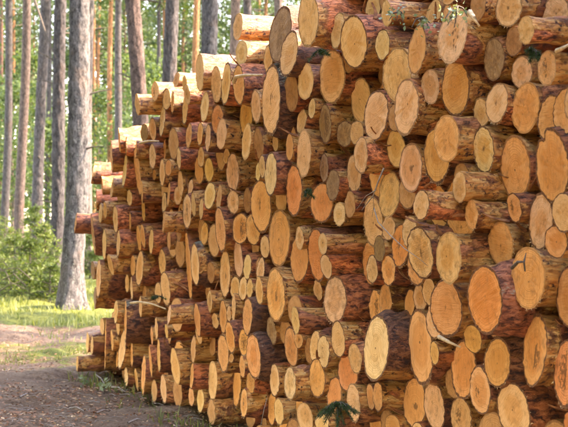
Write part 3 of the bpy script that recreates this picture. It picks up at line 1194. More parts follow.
def build_log(t, z, r, p, tilt, face, bark, flags, seed, label):
    g = np.random.default_rng(seed * 7 + 1)
    x, y = face_xy(t, p)
    pxh = 2 * r * FPX * 1.8 / y
    seg = int(np.clip(pxh / 2.1, 20, 52))
    root = empty('log', (x, y, z), (R(g.normal(0, 6)) * 0, R(g.normal(0, 1.0)), AL + R(g.normal(0, 1.1))))
    yaw = R(tilt) ; pit = R(g.normal(0, 3.5))
    V, xs, rad, bare, lic, _ = log_arrays(r, bark, seed * 13 + 5, -yaw, pit, seg, bool(flags & HEART))
    nr = len(xs)
    cov, tint, lich, rel = BARKS[bark]
    tv = float(np.clip(g.normal(1, .3), .5, 1.7)) * np.array([1, g.normal(1, .04), g.normal(.97, .05)])
    if True:
        b = mesh_obj('bark', V.reshape(-1, 3), grid_faces(nr, seg), M_BARK, root, {'bare': bare.ravel(), 'lich': lic.ravel()}, smooth=True)
        b.color = (*(np.array(tint) * tv), 1)
    fcx = np.array(FACE_COL[face]) * g.normal(1, .07) * np.array([1, g.normal(1, .03), g.normal(1, .09)])
    P, F4, F3, fcv = face_arrays(V[0], r, seed)
    dirt = np.full(len(P), 1.0 if face == 4 else float(np.clip(g.normal(.12, .2), 0, .6)))
    rim = np.full(len(P), .95 if bark in (RED, BROWN_BARK, LICHEN, MOSSY) else .7 if bark in (PATCHY, SCALY) else .35)
    f = mesh_obj('cut_face', P, [F3, F4], M_FACE, root, {'fc': fcv, 'dirt': dirt, 'rim': rim})
    f.color = (*np.clip(fcx, 0, .85), 1)
    P, F4, F3, fcv = face_arrays(V[-1], r, seed + 1)
    f2 = mesh_obj('cut_face', P, [F3[:, ::-1], F4[:, ::-1]], M_FACE, root, {'fc': fcv, 'dirt': np.full(len(P), .3), 'rim': np.full(len(P), .8)})
    f2.color = (*fcx, 1)
    if g.random() < .5: rim_shreds(V[0], V[1], seed, int(g.integers(16, 60)), r).build('torn_fibre', M_SHRED, f)['kind'] = 'stuff'
    if bark not in (SUNNY, LICHEN, MOSSY) and y < 11 and g.random() < .7:
        for k in range(int(g.integers(1, 4))): bark_strip(V, xs, seg, seed + 31 * k, r).build('bark_strip', M_FLAP, b)
    tag(root, label, 'log', 'cut pine logs in the stack')
    return root

rows = [l.split(',') for l in LOGS.strip().split('\n')]
def log_label(i):
    q = rows[i]; t, z, r = [int(v) / 1000 for v in q[:3]]; face, bark, flags = int(q[5]), int(q[6]), int(q[7])
    sw = next(w for lim, w in SIZE_W if r < lim)
    return '%s%s log, %s end, %s, %s' % ('jutting ' if flags & JUTS else '', sw, FACE_W[face], BARK_W[bark], where(t, z))
LABELS = [log_label(i) for i in range(len(rows))]
TZ = np.array([[int(q[0]), int(q[1])] for q in rows], float)
for rank in (1, 2, 3):                                            # look-alikes: say which log lies next to them
    cnt = {}
    for l in LABELS: cnt[l] = cnt.get(l, 0) + 1
    for i, l in enumerate(list(LABELS)):
        if cnt[l] > 1:
            j = int(np.argsort(np.hypot(*(TZ - TZ[i]).T))[rank]); q = rows[j]
            add = ' beside %s %s' % (next(w for lim, w in SIZE_W if int(q[2]) / 1000 < lim), FACE_W[int(q[5])].split()[0])
            base = l.split(' beside ')[0]
            if len((base + add).split()) <= 16: LABELS[i] = base + add
for i, q in enumerate(rows):
    t, z, r, p = [int(v) / 1000 for v in q[:4]]; face = int(q[5]); bark = int(q[6]); flags = int(q[7])
    sw = next(w for lim, w in SIZE_W if r < lim)
    if flags & HEART: lab = 'thick heart-shaped log end with a notch in its upper edge'
    elif flags & FARTHEST: lab = 'grey-brown log jutting farthest out of the low end of the stack'
    else:
        lab = LABELS[i]
    build_log(t, z, r, p, int(q[4]), face, bark, flags, i + 1, lab)

fill = [[int(v) / 1000 for v in l.split(',')] for l in INFILL.strip().split('\n')]
def fill_rank(q):
    t, z, r, p = q; x, y = face_xy(t, p); px = CXP + FPX * x / y; py = HYP - FPX * (z - EYE) / y
    return -(r / y) if (px < 575 and -5 < py < 430) else 1.0
fill.sort(key=fill_rank)
NI = 300 - len(rows)
for i, (t, z, r, p) in enumerate(fill[:NI]):
    build_log(t, z, r, p, 0, 1, BROWN_BARK if i % 3 else RED, 0, 600 + i, 'recessed %s log, %s, beside %s' % ('dark-barked' if i % 3 else 'red-barked', where(t, z), (lambda j: '%s %s' % (next(w for lim, w in SIZE_W if int(rows[j][2]) / 1000 < lim), FACE_W[int(rows[j][5])].split()[0]))(int(np.argmin(np.hypot(TZ[:, 0] - t * 1000, TZ[:, 1] - z * 1000))))))
acc = Acc(); bares = []; lics = []; fcs = []; 
for i, (t, z, r, p) in enumerate(fill[NI:]):
    kind = (BROWN_BARK, RED, BROWN_BARK, PATCHY)[i % 4]; g = np.random.default_rng(900 + i)
    x, y = face_xy(t, p); seg = 22 if r < .08 else 28
    V, xs, rad, bare, lic, _ = log_arrays(r, kind, 5000 + i * 11, R(g.normal(0, 3)), R(g.normal(0, 3)), seg, fine=False)
    P, F4, F3, fcv = face_arrays(V[0], r, 7000 + i)
    def put(v): return np.stack([x + CA * v[:, 0] - SA * v[:, 1], y + SA * v[:, 0] + CA * v[:, 1], z + v[:, 2]], -1)
    acc.add(put(V.reshape(-1, 3)), grid_faces(len(xs), seg), 0); bares.append(bare.ravel()); lics.append(lic.ravel()); fcs.append(np.zeros((V.size // 3, 3)))
    n0 = acc.n; acc.add(put(P), F4, 1); acc.f[3].append(F3 + n0); acc.m[3].append(np.full(len(F3), 1))
    bares.append(np.zeros(len(P))); lics.append(np.zeros(len(P))); fcs.append(fcv)
st = acc.build('stacked_logs', [M_BARK, M_FACE], smooth=False)
for k, v in (('bare', np.concatenate(bares)), ('lich', np.concatenate(lics))):
    a = st.data.attributes.new(k, 'FLOAT', 'POINT'); a.data.foreach_set('value', v.astype(np.float32))
a = st.data.attributes.new('fc', 'FLOAT_VECTOR', 'POINT'); a.data.foreach_set('vector', np.concatenate(fcs).astype(np.float32).ravel())
for k, lo, hi in (('tone', 0, 1.0), ('dirt', 0, .5), ('rim', .3, .95)):
    g = np.random.default_rng(len(k) * 7 + 3); a = st.data.attributes.new(k, 'FLOAT', 'POINT')
    a.data.foreach_set('value', np.concatenate([np.full(len(q), g.uniform(lo, hi) if i % 2 else 0.0) for i, q in enumerate(bares)]).astype(np.float32))
st.color = (.78, .41, .165, 1)
tag(st, 'smaller logs packed deep between the front logs of the stack', 'logs', kind='stuff')

# ------------------------------------------------------------------ trees
def pine_crown_mesh(seed, h0, h1, spread):
    g = np.random.default_rng(seed); A = Acc()
    nl = 26
    for k in range(nl):
        u = k / nl; z = h0 + (h1 - h0) * u; a = k * 2.4 + g.uniform(-.4, .4); L = spread * (1 - .65 * u) * g.uniform(.6, 1.1)
        tip = np.array([math.cos(a) * L, math.sin(a) * L, z + L * g.uniform(.05, .45)])
        path = [np.array([0, 0, z]), np.array([tip[0] * .5, tip[1] * .5, z + (tip[2] - z) * .35]), tip]
        v, f = tube(path, [.05 * (1 - .6 * u) + .01, .03, .01], 4); A.add(v, f, 0)
        nc = int(6 + 6 * (1 - u))
        for c in range(nc):
            s = g.uniform(.35, 1.05); cen = path[0] + (tip - path[0]) * s + g.normal(0, .22, 3) * (1 + .3 * L)
            pts = cen + g.normal(0, .24, (13, 3)) * [1, 1, .6]
            v, f = leaf_quads(pts, .30, g, -.5, .28); A.add(v, f, 1)
    return A.build('crown', [M_STUB, M_PINE], link=False).data
def broad_crown_mesh(seed, h, rad_, nclump, per, leaf, low=.12):
    g = np.random.default_rng(seed); A = Acc()
    for k in range(nclump):
        u = g.random() ** .8; z = h * (low + (1 - low) * u)
        rr = rad_ * (math.sin(math.pi * min(1, .12 + u * .9)) ** .7) * math.sqrt(g.random()); a = g.uniform(0, 6.28)
        c = np.array([math.cos(a) * rr, math.sin(a) * rr, z])
        if k % 3 == 0:
            v, f = tube([[0, 0, z * .7], c * [.6, .6, .95], c], [.03, .018, .006], 4); A.add(v, f, 0)
        pts = c + g.normal(0, 1, (per, 3)) * np.array([.38, .38, .2]) * rad_ * .42
        v, f = leaf_quads(pts, leaf, g, .3, .6); A.add(v, f, 1)
    return A.build('crown', [M_STUB, M_BROAD], link=False).data
PINE_CROWNS = [pine_crown_mesh(s, 11.5, 20.5, 3.0) for s in (1, 2, 3)]
BROAD_CROWNS = [broad_crown_mesh(10 + s, h, w, 80, 60, lf) for s, (h, w, lf) in enumerate([(7.5, 2.2, .17), (10, 2.8, .2), (5, 1.8, .15)])]

def place(px, z): return (px - CXP) / FPX * z
def pine(xa, ya, xb, yb, D, z, tint, label, seed, lich=0.0, near=False, flare=.25, stubs=0, crown=True):
    """trunk whose axis passes picture columns xa (at row ya) and xb (at row yb) at distance z"""
    g = np.random.default_rng(seed)
    X = lambda q: place(q, z)
    Zh = lambda row: EYE + (HYP - row) / FPX * z
    slope = (X(xb) - X(xa)) / (Zh(yb) - Zh(ya))
    zg_ = float(gh(X(xa), z)); bx = X(xa) + slope * (zg_ - Zh(ya)); zg_ = float(gh(bx, z)) - .05
    root = empty('pine_tree', (bx, z, zg_))
    Ht = 21.0
    seg = 44 if near else 18
    hs = np.concatenate([np.arange(0, 7.2, .055 if near else .35), np.arange(7.5 if not near else 7.4, Ht, 1.1), [Ht]])
    th = np.arange(seg) / seg * 2 * np.pi
    Hh, TH = np.meshgrid(hs, th, indexing='ij'); v1 = TH / (2 * np.pi)
    rad = D / 2 * (1 - .55 * (Hh / Ht) ** 1.2) + D / 2 * flare * np.exp(-Hh / .28) * (1 + .5 * np.cos(TH * 4 + seed) + .3 * np.cos(TH * 7))
    rad *= 1 + (vnoise(Hh * .8, v1 * 4, seed, 4) - .5) * .08
    if near:
        rid = np.abs(vnoise(Hh * 4.5, v1 * 17, seed + 1, 17) - .5) * 2
        rid2 = np.abs(vnoise(Hh * 10, v1 * 30, seed + 2, 30) - .5) * 2
        rad += (rid * .6 + rid2 * .4 - .5) * .034
    bend = .05 * np.sin(Hh * .5 + seed) * D / .35 * sstep(0, 2, Hh) + slope * Hh
    V = np.stack([rad * np.cos(TH) + bend, rad * np.sin(TH) + .03 * np.sin(Hh * .4), Hh], -1)
    li = np.full(Hh.shape, lich) * (1.0 - .35 * sstep(1.5, 5, Hh))
    tr = mesh_obj('trunk', V.reshape(-1, 3), grid_faces(len(hs), seg)[:, ::-1], M_TRUNK, root, {'lich': li.ravel()}, smooth=True)
    tr.color = (*tint, 1)
    for k in range(stubs):
        h = g.uniform(1.2, 6.3); a = g.uniform(0, 6.28); L = g.uniform(.1, .5)
        b0 = np.array([slope * h, 0, h]); d = np.array([math.cos(a), math.sin(a) * .6, g.uniform(-.1, .5)])
        s0 = b0 + d * D * .4; v, f = tube([s0, s0 + d * L * .5 + [0, 0, .02], s0 + d * L], [.022, .014, .006], 6)
        A = Acc(); A.add(v, f); A.build('branch_stub', M_STUB, root, True)
    if crown:
        c = bpy.data.objects.new('crown', PINE_CROWNS[seed % 3]); COL.objects.link(c); c.parent = root
        c.location = (slope * 15, 0, 0); c.rotation_euler = (0, 0, g.uniform(0, 6.28)); c.scale = (1, 1, g.uniform(.95, 1.1))
    tag(root, label, 'pine tree', 'pines behind the log stack')
    return root

GREY = (.165, .145, .14); BROWN = (.21, .15, .125); ORANGE = (.62, .29, .13); REDDISH = (.28, .155, .11); DARK = (.13, .115, .11)
pine(79, 0, 73, 218, .385, 22, (.26, .235, .215), 'stout pine with lichen-pale trunk and flared base by the bright bush', 101, .33, True, .45, 4)
pine(62, 0, 56, 218, .31, 29.5, GREY, 'grey pine with dead branch stubs standing close behind the lichen-pale pine', 102, .2, True, .2, 7)
pine(90, 0, 87, 218, .30, 38, (.34, .28, .245), 'pale narrow pine half hidden behind the lichen-pale pine', 103, .25)
pine(44, 0, 38.5, 210, .35, 39, GREY, 'grey pine rising straight behind the bright green bush', 104, .12, True, .2, 2)
pine(26, 0, 20, 215, .345, 44, BROWN, 'brown-grey pine with an orange tinge behind the bush', 105, .08, False, .2, 2)
pine(10, 0, 4, 246, .34, 52, DARK, 'dark grey pine at the edge of the clearing past the brush', 106, .05)
pine(133, 0, 138, 113, .36, 27, (.24, .16, .13), 'thick reddish-grey pine rising behind the slope of the log stack', 107, .05, True, .2, 2)
pine(174.5, 0, 170, 80, .36, 29, GREY, 'thick grey pine behind the sunlit topmost slope logs', 108, .1, True, .2, 1)
pine(213, 0, 211.5, 60, .345, 26, (.17, .155, .15), 'thick dark-grey plated pine beside the two jutting yellow top logs', 109, .08, True, .2, 0)
pine(234.5, 0, 234, 60, .32, 38, (.32, .215, .17), 'pinkish-brown pine directly behind the two jutting yellow top logs', 110, 0)
pine(246, 0, 246, 60, .30, 40, GREY, 'grey pine seen just over the two jutting yellow top logs', 111, 0)
pine(278, 0, 278, 60, .31, 38, (.30, .22, .185), 'pinkish-grey pine cresting above the brown-stained log end', 112, 0)
pine(119.5, 0, 117.5, 113, .31, 50, GREY, 'slender grey pine between thick reddish-grey pine and orange pines', 113, 0)
pine(111, 0, 110, 113, .27, 60, ORANGE, 'slender orange-barked pine beside a slender grey pine', 114, 0)
pine(196.5, 0, 196, 60, .28, 48, ORANGE, 'orange-barked pine standing between two thick grey pines', 115, 0)
pine(203, 0, 203, 60, .28, 60, DARK, 'dark slender pine against the thick dark-grey plated pine', 116, 0)
FAR_AT = ['close behind the pale narrow pine', 'one gap past the pale narrow pine', 'beside the slender orange pine', 'touching the thick reddish-grey pine', 'one gap before the thick grey pine',
          'touching the thick grey pine', 'between the thick grey pine and the orange pine', 'behind the jutting yellow top logs', 'above the brown-stained log end', 'between dark grey and brown-grey pines',
          'past the dark grey pine', 'between two grey pines behind the bush', 'touching the brown-grey pine', 'between brown-grey and grey pines', 'past the thick reddish-grey pine', 'in the gap beyond the thick reddish-grey pine',
          'beside the orange pine between thick pines', 'past the thick dark-grey plated pine', 'beside the grey pine over the yellow top logs']
for i, (px, w, tn) in enumerate([(94.5, 4.2, ORANGE), (99, 4, ORANGE), (104, 3, REDDISH), (124.5, 4, REDDISH), (158.5, 5, DARK), (165, 5, ORANGE), (184, 4, ORANGE),
                                 (258, 3.5, REDDISH), (265.5, 5, ORANGE), (13.5, 4.2, ORANGE), (1, 5, REDDISH), (49, 6, DARK), (20, 3, DARK), (31.5, 2.5, DARK), (147, 3, REDDISH), (152, 2.6, DARK), (189, 3, DARK), (223.5, 2.6, ORANGE), (253, 2.6, DARK)]):
    D = .26; z = FPX * D / w * (.95 + .01 * i)
    nm = {ORANGE: 'orange', REDDISH: 'reddish', DARK: 'dark'}[tn]
    pine(px, 0, px - .6, 113, D, z, tn, 'far slim pine with %s trunk, %s' % (nm, FAR_AT[i]), 200 + i, 0)
g = np.random.default_rng(61)
for i in range(26):
    px = (i + g.uniform(.15, .85)) * 11.2 - 6; z = g.uniform(85, 120)
    pine(px, 0, px + g.uniform(-1, 1), 113, g.uniform(.22, .32), z, [GREY, REDDISH, DARK, ORANGE][i % 4], 'remote thin %s trunk amid the far foliage' % ['grey', 'reddish', 'dark', 'orange'][i % 4], 260 + i, 0)
# pines off to the right behind the stack and left of the track, whose crowns shade the clearing
for i, (x, y) in enumerate([(4.5, 25), (6.5, 33), (10, 19), (13, 28), (15, 36), (10, 16.5), (13.5, 15), (11, 21), (8, 18.5), (5.5, 42), (-9, 26), (-12, 34), (-16, 27), (18, 24)]):
    pine(CXP + x * FPX / y, 0, CXP + x * FPX / y, 100, .34, y, GREY, 'grey pine standing outside the view of the clearing', 300 + i, .05)

SKY_BLOCKERS = [(-9, 6), (-10.5, 13), (-7.5, 0), (-12, 9), (-13, 17), (-11, 2), (-6, -7), (-2, -10), (2.5, -8), (6, -10), (-10, -6), (9, -5), (-14, 22), (-8.5, 19), (-9.5, 24.5), (-15, 12), (-15, 4)]  # unseen pines added beside and behind the camera to block low sky light
for i, (x, y) in enumerate(SKY_BLOCKERS):
    o = pine(CXP, 0, CXP, 100, .34, 30, GREY, 'unseen grey pine added across the track to block low sky light', 330 + i, .05); o.location = (x, y, -.05)
def broad(px, z, k, sc, seed, label, base=None):
    g = np.random.default_rng(seed); x = place(px, z)
    root = empty('understorey_tree', (x, z, float(gh(x, z)) - .03)); A = Acc()
    v, f = tube([[0, 0, 0], [.05, 0, 2 * sc], [0, .05, 5 * sc]], [.07 * sc, .05 * sc, .02], 6); A.add(v, f); A.build('trunk', M_STUB, root, True)
    c = bpy.data.objects.new('crown', BROAD_CROWNS[k]); COL.objects.link(c); c.parent = root; c.scale = (sc, sc, sc); c.rotation_euler = (0, 0, g.uniform(0, 6.28))
    tag(root, label, 'tree', 'young leafy trees among the pines'); return root
for i, (px, z, k, sc) in enumerate([(12, 62, 0, 1.0), (30, 70, 1, 1.0), (52, 58, 2, 1.1), (100, 66, 0, 1.0), (122, 74, 1, 1.05), (150, 60, 0, 1.1), (160, 80, 1, 1.15), (190, 72, 0, 1.2), (222, 82, 1, 1.1), (250, 70, 1, .9),
                                    (285, 80, 1, 1.1), (330, 76, 1, 1.0), (-20, 66, 1, 1), (-60, 75, 1, 1.1), (400, 78, 0, 1.2), (75, 82, 1, 1.15), (5, 88, 1, 1.2), (135, 92, 1, 1.2)]):
    broad(px, z, k, sc, 400 + i, ['leafy young tree behind the dark grey pine', 'tall leafy tree between brown-grey and grey pines', 'low leafy tree just behind the dead slanting branch',
        'leafy tree behind the slim orange pines', 'tall leafy tree behind the thick reddish-grey pine', 'leafy tree above the lowest sunlit top logs', 'tall far leafy tree beside a dark slim pine',
        'leafy tree behind the orange pine between two thick pines', 'tall leafy tree beyond the thick dark-grey plated pine', 'leafy tree behind the two jutting yellow top logs',
        'leafy tree beyond the brown-stained log end', 'leafy tree hidden behind the tall end of the stack', 'leafy tree at the far side of the brush', 'leafy tree deep in the wood past the brush',
        'stout leafy tree hidden behind the stack', 'far leafy tree behind the lichen-pale pine', 'farthest leafy tree behind the dark grey pine', 'farthest leafy tree behind the stack slope'][i])

for i, (x, y) in enumerate([(-8, 9), (-9.5, 4), (-8.5, 14.5), (-10.5, 18), (-7, -4), (-3.5, -8), (1, -9.5), (5, -9), (-11, 11), (-12, 6), (-11, -1), (9, -8), (-9.3, 1), (-8.3, 6.5), (-9, 12), (-10, 16), (-10.2, 22), (-11.5, 25), (-5, -6), (-9, -3), (-12.5, 15), (-13, 20), (-12.5, 2), (-7.6, 3.5), (-7.4, 10.5), (-8, 16.5), (-8.4, -1.5), (-6, -4.5), (-1.5, -6.5), (2.5, -7), (-9.6, 8), (-10, 13), (-8.8, 20.5), (-3.5, -11), (-7.8, 7.2)]):
    o = broad(CXP, 30, i % 2, 1.1 + .08 * (i % 4), 450 + i, 'unseen leafy young tree added across the track to block low sky light'); o.location = (x, y, -.03)  # out-of-view leafy wall, added so the stack is lit more from above
# far wood: one mass of sunlit foliage
g = np.random.default_rng(77); A = Acc()
cl = np.stack([g.uniform(-55, 50, 1250), g.uniform(95, 150, 1250), 1 + 25 * g.random(1250) ** 1.05], -1)
pts = (cl[:, None] + g.normal(0, 1, (1250, 60, 3)) * [1.5, 1.5, .8]).reshape(-1, 3)
pts = pts[pts[:, 2] > .3]
v, f = leaf_quads(pts, .42, g, .2, .65); A.add(v, f)
fw = A.build('far_woodland', [M_BROAD]); tag(fw, 'far mass of sunlit green foliage beyond the pines', 'woodland', kind='stuff')

# bright bush by the track: young spruces
def spruce_bush(px, z, h, wd, seed, label):
    g = np.random.default_rng(seed); x = place(px, z)
    root = empty('young_spruce', (x, z, float(gh(x, z)) - .02)); A = Acc()
    v, f = tube([[0, 0, 0], [0, 0, h]], [.03, .008], 6); A.add(v, f); A.build('trunk', M_STUB, root, True)
    B = Acc()
    for k in range(int(60 * h)):
        u = g.random() ** 1.3; zz = .08 + u * (h - .1); a = g.uniform(0, 6.28); L = wd * (1 - u) ** .8 * g.uniform(.5, 1.1) + .08
        d = np.array([math.cos(a), math.sin(a), g.uniform(-.15, .3)]); p0 = np.array([0, 0, zz]); tip = p0 + d * L
        v, f = tube([p0, p0 + d * L * .6, tip], [.010, .006, .002], 3); B.add(v, f, 0)
        m = int(16 + 26 * L); s = g.uniform(.25, 1, m)[:, None]
        pts = p0 + d * L * s + g.normal(0, .05, (m, 3)) * [1, 1, .6]
        v, f = leaf_quads(pts, .10, g, .1, .25); B.add(v, f, 1)
    B.build('foliage', [M_STUB, M_SPRUCE], root)
    tag(root, label, 'young spruce', 'young spruces by the track')
for i, (px, z, h, wd) in enumerate([(30, 25, 1.25, .75), (45, 27.5, 1.5, .8), (15, 30, 1.45, .9), (50, 24.2, .7, .5), (5, 34, 1.6, .9), (36, 33, 1.9, .9), (90, 33, 1.2, .6), (-15, 27, 1.5, .9), (82, 40, 1.6, .8)]):
    spruce_bush(px, z, h, wd, 500 + i, ['broad young spruce in front of the brown-grey pine', 'taller young spruce in front of the grey pine',
        'feathery young spruce beside the dead brush heap', 'smallest young spruce at the foot of the lichen-pale pine', 'young spruce behind the brush heap before a dark pine',
        'tallest young spruce behind the other bushes', 'young spruce between the lichen-pale pine and the log stack', 'young spruce past the end of the brush heap',
        'far young spruce behind the lichen-pale pine'][i])

# ------------------------------------------------------------------ grass, litter, sticks
g = np.random.default_rng(31)
def blades(n, region, hmin, hmax, dens):
    x = g.uniform(region[0], region[1], n); y = g.uniform(region[2], region[3], n)
    keep = g.random(n) < dens(x, y); x, y = x[keep], y[keep]; n = len(x)
    z = gh(x, y); h = g.uniform(hmin, hmax, n) * (1 + .0 * y); a = g.uniform(0, 6.28, n); w = g.uniform(.003, .007, n) * (1 + (y - 10) / 18).clip(.8, 2)
    lean = g.uniform(.1, .9, n); b = g.uniform(0, 6.28, n)
    dx, dy = np.cos(a) * w, np.sin(a) * w; lx, ly = np.cos(b) * lean * h, np.sin(b) * lean * h
    B = np.stack([x, y, z], -1); S = np.stack([dx, dy, np.zeros(n)], -1); U = np.stack([lx * .35, ly * .35, h * .65], -1); Tt = np.stack([lx, ly, h * (1 - .25 * lean)], -1)
    V = np.stack([B - S, B + S, B + U + S * .7, B + U - S * .7, B + Tt], 1).reshape(-1, 3)
    k = np.arange(n)[:, None] * 5
    return V, k + np.array([[0, 1, 2, 3]]), k + np.array([[3, 2, 4]])
def gd(x, y):
    a = sstep(16.0, 19.5, y + .35 * x + 2.2 * np.sin(x * 1.7) * .5)
    c = .5 + .5 * np.sin(x * 3.1 + y * 1.3) * np.sin(y * 2.3 - x)
    return a * (.06 + .94 * c ** 2) * (.3 + .7 * (vnoise(x * 1.5 + 40, y * 1.5, 91) > .45))
A = Acc()
for args in ((52000, (-7.5, -.5, 15, 32), .03, .15, gd), (6500, (-3.8, -1.2, 12.6, 17.2), .02, .08, lambda x, y: .95 * np.exp(-((x + 2.4) / .9) ** 2 - ((y - 14.4) / 1.3) ** 2) * (vnoise(x * 3 + 30, y * 3, 92) > .5)),
             (6500, (-2.3, .4, 8.0, 13.0), .03, .13, lambda x, y: .75 * np.exp(-((-(x - P0[0]) * CA - (y - P0[1]) * SA - .32) / .16) ** 2) * (np.sin(x * 9 + y * 5) > -.2))):
    V, f4, f3 = blades(*args); n0 = A.n; A.add(V, f4); A.f[3].append(f3 + n0); A.m[3].append(np.zeros(len(f3), int))
tag(A.build('grass', [M_GRASS]), 'thin sunlit grass along the track and the foot of the stack', 'grass', kind='stuff')

n = 22000
x = g.uniform(-4.2, .6, n); y = g.uniform(7.6, 18, n); keep = g.random(n) < np.clip(1.25 - (y - 8) / 10, .2, 1) * (.35 + .65 * (vnoise(x * 1.8 + 20, y * 1.8, 12) > .42)); x, y = x[keep], y[keep]
pts = np.stack([x, y, gh(x, y) + .022 + .015 * g.random(len(x))], -1)
v, f = leaf_quads(pts, .04, g, 0, .45); v = v.reshape(-1, 4, 3); c = v.mean(1, keepdims=True); v = (c + (v - c) * [1, 1, .35]).reshape(-1, 3)
A = Acc(); k = len(f); A.add(v, f[: k // 5 * 4], 0); A.f[4].append(f[k // 5 * 4:]); A.m[4].append(np.ones(k - k // 5 * 4, int))
for q in range(420):
    px_, py_ = g.uniform(-3.2, .4), g.uniform(7.8, 14); a = g.uniform(0, 6.28); L = g.uniform(.04, .16); d = np.array([math.cos(a), math.sin(a), 0])
    p = np.array([px_, py_, float(gh(px_, py_)) + .028]); vv, ff = tube([p, p + d * L * .5 + [0, 0, .01], p + d * L], [.003, .0026, .0015], 4); A.add(vv, ff, 2)
tag(A.build('leaf_litter', [M_LITTER, M_CHIP, M_TWIG]), 'dry leaves, bark flakes and twigs strewn over the dirt', 'leaf litter', kind='stuff')

def stick(name, pts_, rad_, mat, label, cat='stick', subs=()):
    root = empty(name, pts_[0]); P = np.array(pts_) - np.array(pts_[0]); A = Acc()
    v, f = tube(P, np.linspace(rad_, rad_ * .45, len(P)), 6); A.add(v, f); A.build('stem', mat, root, True)
    for sp in subs:
        B = Acc(); v, f = tube(np.array(sp) - np.array(pts_[0]), np.linspace(rad_ * .6, rad_ * .2, len(sp)), 5); B.add(v, f); B.build('side_twig', mat, root, True)
    tag(root, label, cat); return root
def at(px, py, z): return np.array([(px - CXP) / FPX * z, z, EYE + (HYP - py) / FPX * z])
def front(px, py, p):       # point p metres out of the stack front, on the line of sight of that pixel
    dx = (px - CXP) / FPX; z = (p - (P0[0] * CA + P0[1] * SA)) / (-(CA * dx + SA)); return at(px, py, z)
stick('dead_twig', [front(*q) for q in [(374, 208, .36), (378, 222, .40), (391, 236, .42), (405, 249, .44), (417, 257, .42), (428, 266, .36)]], .0028, M_TWIG, 'thin grey dead twig slanting across the cut log ends', 'twig')
stick('dead_twig', [front(*q) for q in [(384, 168, .36), (378, 182, .38), (373, 196, .38), (362, 210, .34)]], .0045, M_TWIG, 'forked grey twig caught between logs at mid height', 'twig',
      [[front(376, 190, .38), front(366, 196, .40), front(357, 209, .36)], [front(373, 196, .38), front(374, 206, .38), front(372, 217, .34)]])
stick('pale_stick', [front(*q) for q in [(131, 303, .36), (140, 302, .38), (152, 304, .36), (166, 309, .3)]], .012, M_STICK, 'pale peeled stick poking from the low end of the stack')
stick('pale_stick', [front(*q) for q in [(140, 143, .34), (149, 141, .36), (159, 141, .30)]], .012, M_STICK, 'short pale stick across the upper slope logs')
stick('bent_branch', [front(*q) for q in [(234, 82, .36), (236, 77, .38), (246, 75, .38), (263, 75, .30)]], .015, M_STICK, 'pale bent peeled branch wedged above a red-brown log', 'branch')
stick('broken_stick', [front(*q) for q in [(470, 12, .45), (474, 18, .48), (479, 26, .45)]], .012, M_STICK, 'short broken pale stick lying on a log beside ivy')
stick('broken_stick', [front(*q) for q in [(557, 51, .34), (563, 48, .36), (572, 43, .30)]], .010, M_STICK, 'stub of pale stick jammed above a jutting yellow log')
stick('broken_stick', [front(*q) for q in [(439, 337, .32), (449, 342, .36), (460, 347, .3)]], .010, M_STICK, 'splintered pale stick under a big orange log end')
stick('dark_twig', [front(*q) for q in [(512, 268, .42), (518, 262, .45), (524, 262, .44), (525, 271, .42)]], .007, M_STUB, 'crooked dark twig stuck on a big orange log end', 'twig', [[front(524, 262, .44), front(526, 253, .42)]])
stick('grass_stem', [front(*q) for q in [(261, 425, .45), (264, 410, .46), (267, 398, .42)]], .003, M_TWIG, 'pale dry stem leaning against the bottom logs', 'stem')
for i, (a, b, c_) in enumerate([((0, 262), (18, 262), (30, 272)), ((2, 272), (14, 268), (27, 281)), ((0, 283), (12, 277), (28, 284)), ((-5, 258), (6, 266), (14, 286)), ((4, 254), (16, 270), (22, 290)), ((-4, 290), (10, 284), (24, 270))]):
    zz = 24.0 + i * .25
    pts3 = [at(a[0], a[1] + 8, zz), at(b[0], b[1] + 6, zz - .1), at(c_[0], min(c_[1] + 6, 296), zz - .2)]
    stick('brush_branch', pts3, .012, M_STUB, 'dead grey branch in the brush heap beside the track', 'branch')['group'] = 'branches of the brush heap'
for i, (a, b) in enumerate([((96, 361), (106, 371)), ((112, 375), (125, 380)), ((128, 416), (146, 413)), ((96, 406), (112, 402)), ((70, 396), (84, 400)), ((20, 388), (34, 385))]):
    pa = np.array([*pixel_ground(*a), 0]); pb = np.array([*pixel_ground(*b), 0]); pa[2] = gh(pa[0], pa[1]) + .035; pb[2] = gh(pb[0], pb[1]) + .03
    stick('fallen_twig', [pa, (pa + pb) / 2 + [0, 0, .02], pb], .009, M_TWIG, 'grey twig lying on the shaded dirt before the stack', 'twig')['group'] = 'twigs on the dirt'
# dead branch leaning past the grey pines
stick('dead_branch', [at(32, -8, 30), at(38, 10, 29.8), at(46, 34, 29.6), at(56, 58, 29.4)], .035, M_STUB, 'dead dark branch slanting down against a grey pine', 'branch')

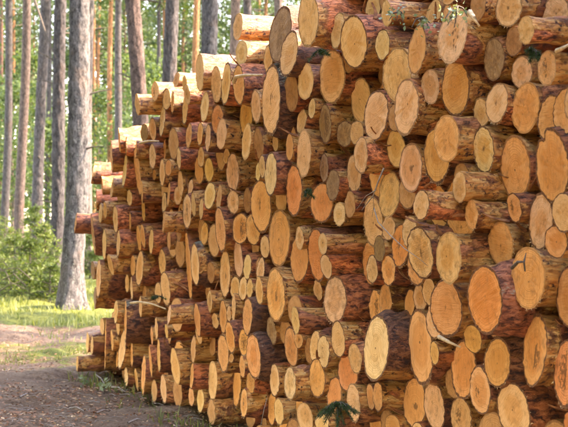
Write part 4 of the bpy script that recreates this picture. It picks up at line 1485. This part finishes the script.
def sprig(px, py, p, size, n, seed, label, mat, kind='needle'):
    g = np.random.default_rng(seed); o = front(px, py, p); root = empty('pine_sprig' if kind == 'needle' else 'ivy_sprig', o)
    for k in range(n):
        a = g.uniform(0, 6.28); d = np.array([math.cos(a) * .8, -.45 + g.normal(0, .3), math.sin(a) * .5 - .55]); d /= np.linalg.norm(d); L = size * g.uniform(.5, 1)
        A = Acc(); P = [np.zeros(3), d * L * .5 + [0, 0, .01], d * L + [0, 0, -.01]]; v, f = tube(P, [.0035, .003, .0015], 4); A.add(v, f, 0)
        if kind == 'needle':
            m = 130; s = g.uniform(.1, 1.0, m)[:, None]; q = d * L * s; e = d * .5 + g.normal(0, .6, (m, 3)); e /= np.linalg.norm(e, axis=1)[:, None]; nl = g.uniform(.015, .032, m)[:, None]
            sd_ = np.cross(e, g.normal(size=(m, 3))); sd_ /= np.linalg.norm(sd_, axis=1)[:, None]
            V = np.stack([q - sd_ * .0012, q + sd_ * .0012, q + e * nl], 1).reshape(-1, 3); A.add(V, np.arange(m * 3).reshape(-1, 3), 1)
        else:
            m = 9; q = d * L * g.uniform(.1, 1.1, m)[:, None] + g.normal(0, .022, (m, 3)); v, f = leaf_quads(q, .02, g, .2, .75); A.add(v, f, 1)
        A.build('twig', [M_STUB, mat], root)['kind'] = 'stuff'
    tag(root, label, 'sprig')
sprig(338, 402, .36, .15, 26, 1, 'dark green pine needle sprig hanging before the bottom logs', M_NEEDLE)
sprig(158, 296, .34, .09, 6, 2, 'small pine needle sprig tucked among low-end logs', M_NEEDLE)
sprig(318, 50, .32, .08, 5, 3, 'small pine needle sprig under a tall pale log end', M_NEEDLE)
sprig(306, 190, .3, .07, 5, 4, 'tiny pine needle sprig beside a thin red-orange log', M_NEEDLE)
sprig(533, 49, .2, .08, 6, 5, 'dark needle sprig in the gap beneath a short thin log', M_NEEDLE)
sprig(420, 18, .36, .07, 5, 6, 'ivy-like green leaves trailing over an upper log end', M_IVY, 'leaf')
sprig(458, 6, .44, .10, 7, 7, 'grey-green leafy sprig draped on top of a big pale log', M_IVY, 'leaf')
sprig(398, 12, .3, .06, 4, 9, 'few small leaves stuck between two upper logs', M_IVY, 'leaf')
for i, (px, py) in enumerate([(84, 370), (104, 379)]):
    x, y = pixel_ground(px, py); g = np.random.default_rng(80 + i); root = empty('seedling', (x, y, float(gh(x, y))))
    A = Acc(); v, f = tube([[0, 0, 0], [.01, 0, .12]], [.004, .002], 4); A.add(v, f, 0)
    v, f = leaf_quads(np.array([0, 0, .08]) + g.normal(0, .035, (18, 3)) * [1, 1, .8], .045, g, .1, .5); v[:, 2] = np.maximum(v[:, 2], .01); A.add(v, f, 1); A.build('leaves', [M_STUB, M_IVY], root)
    tag(root, 'small green seedling growing at the foot of the stack', 'plant', 'seedlings at the foot of the stack')
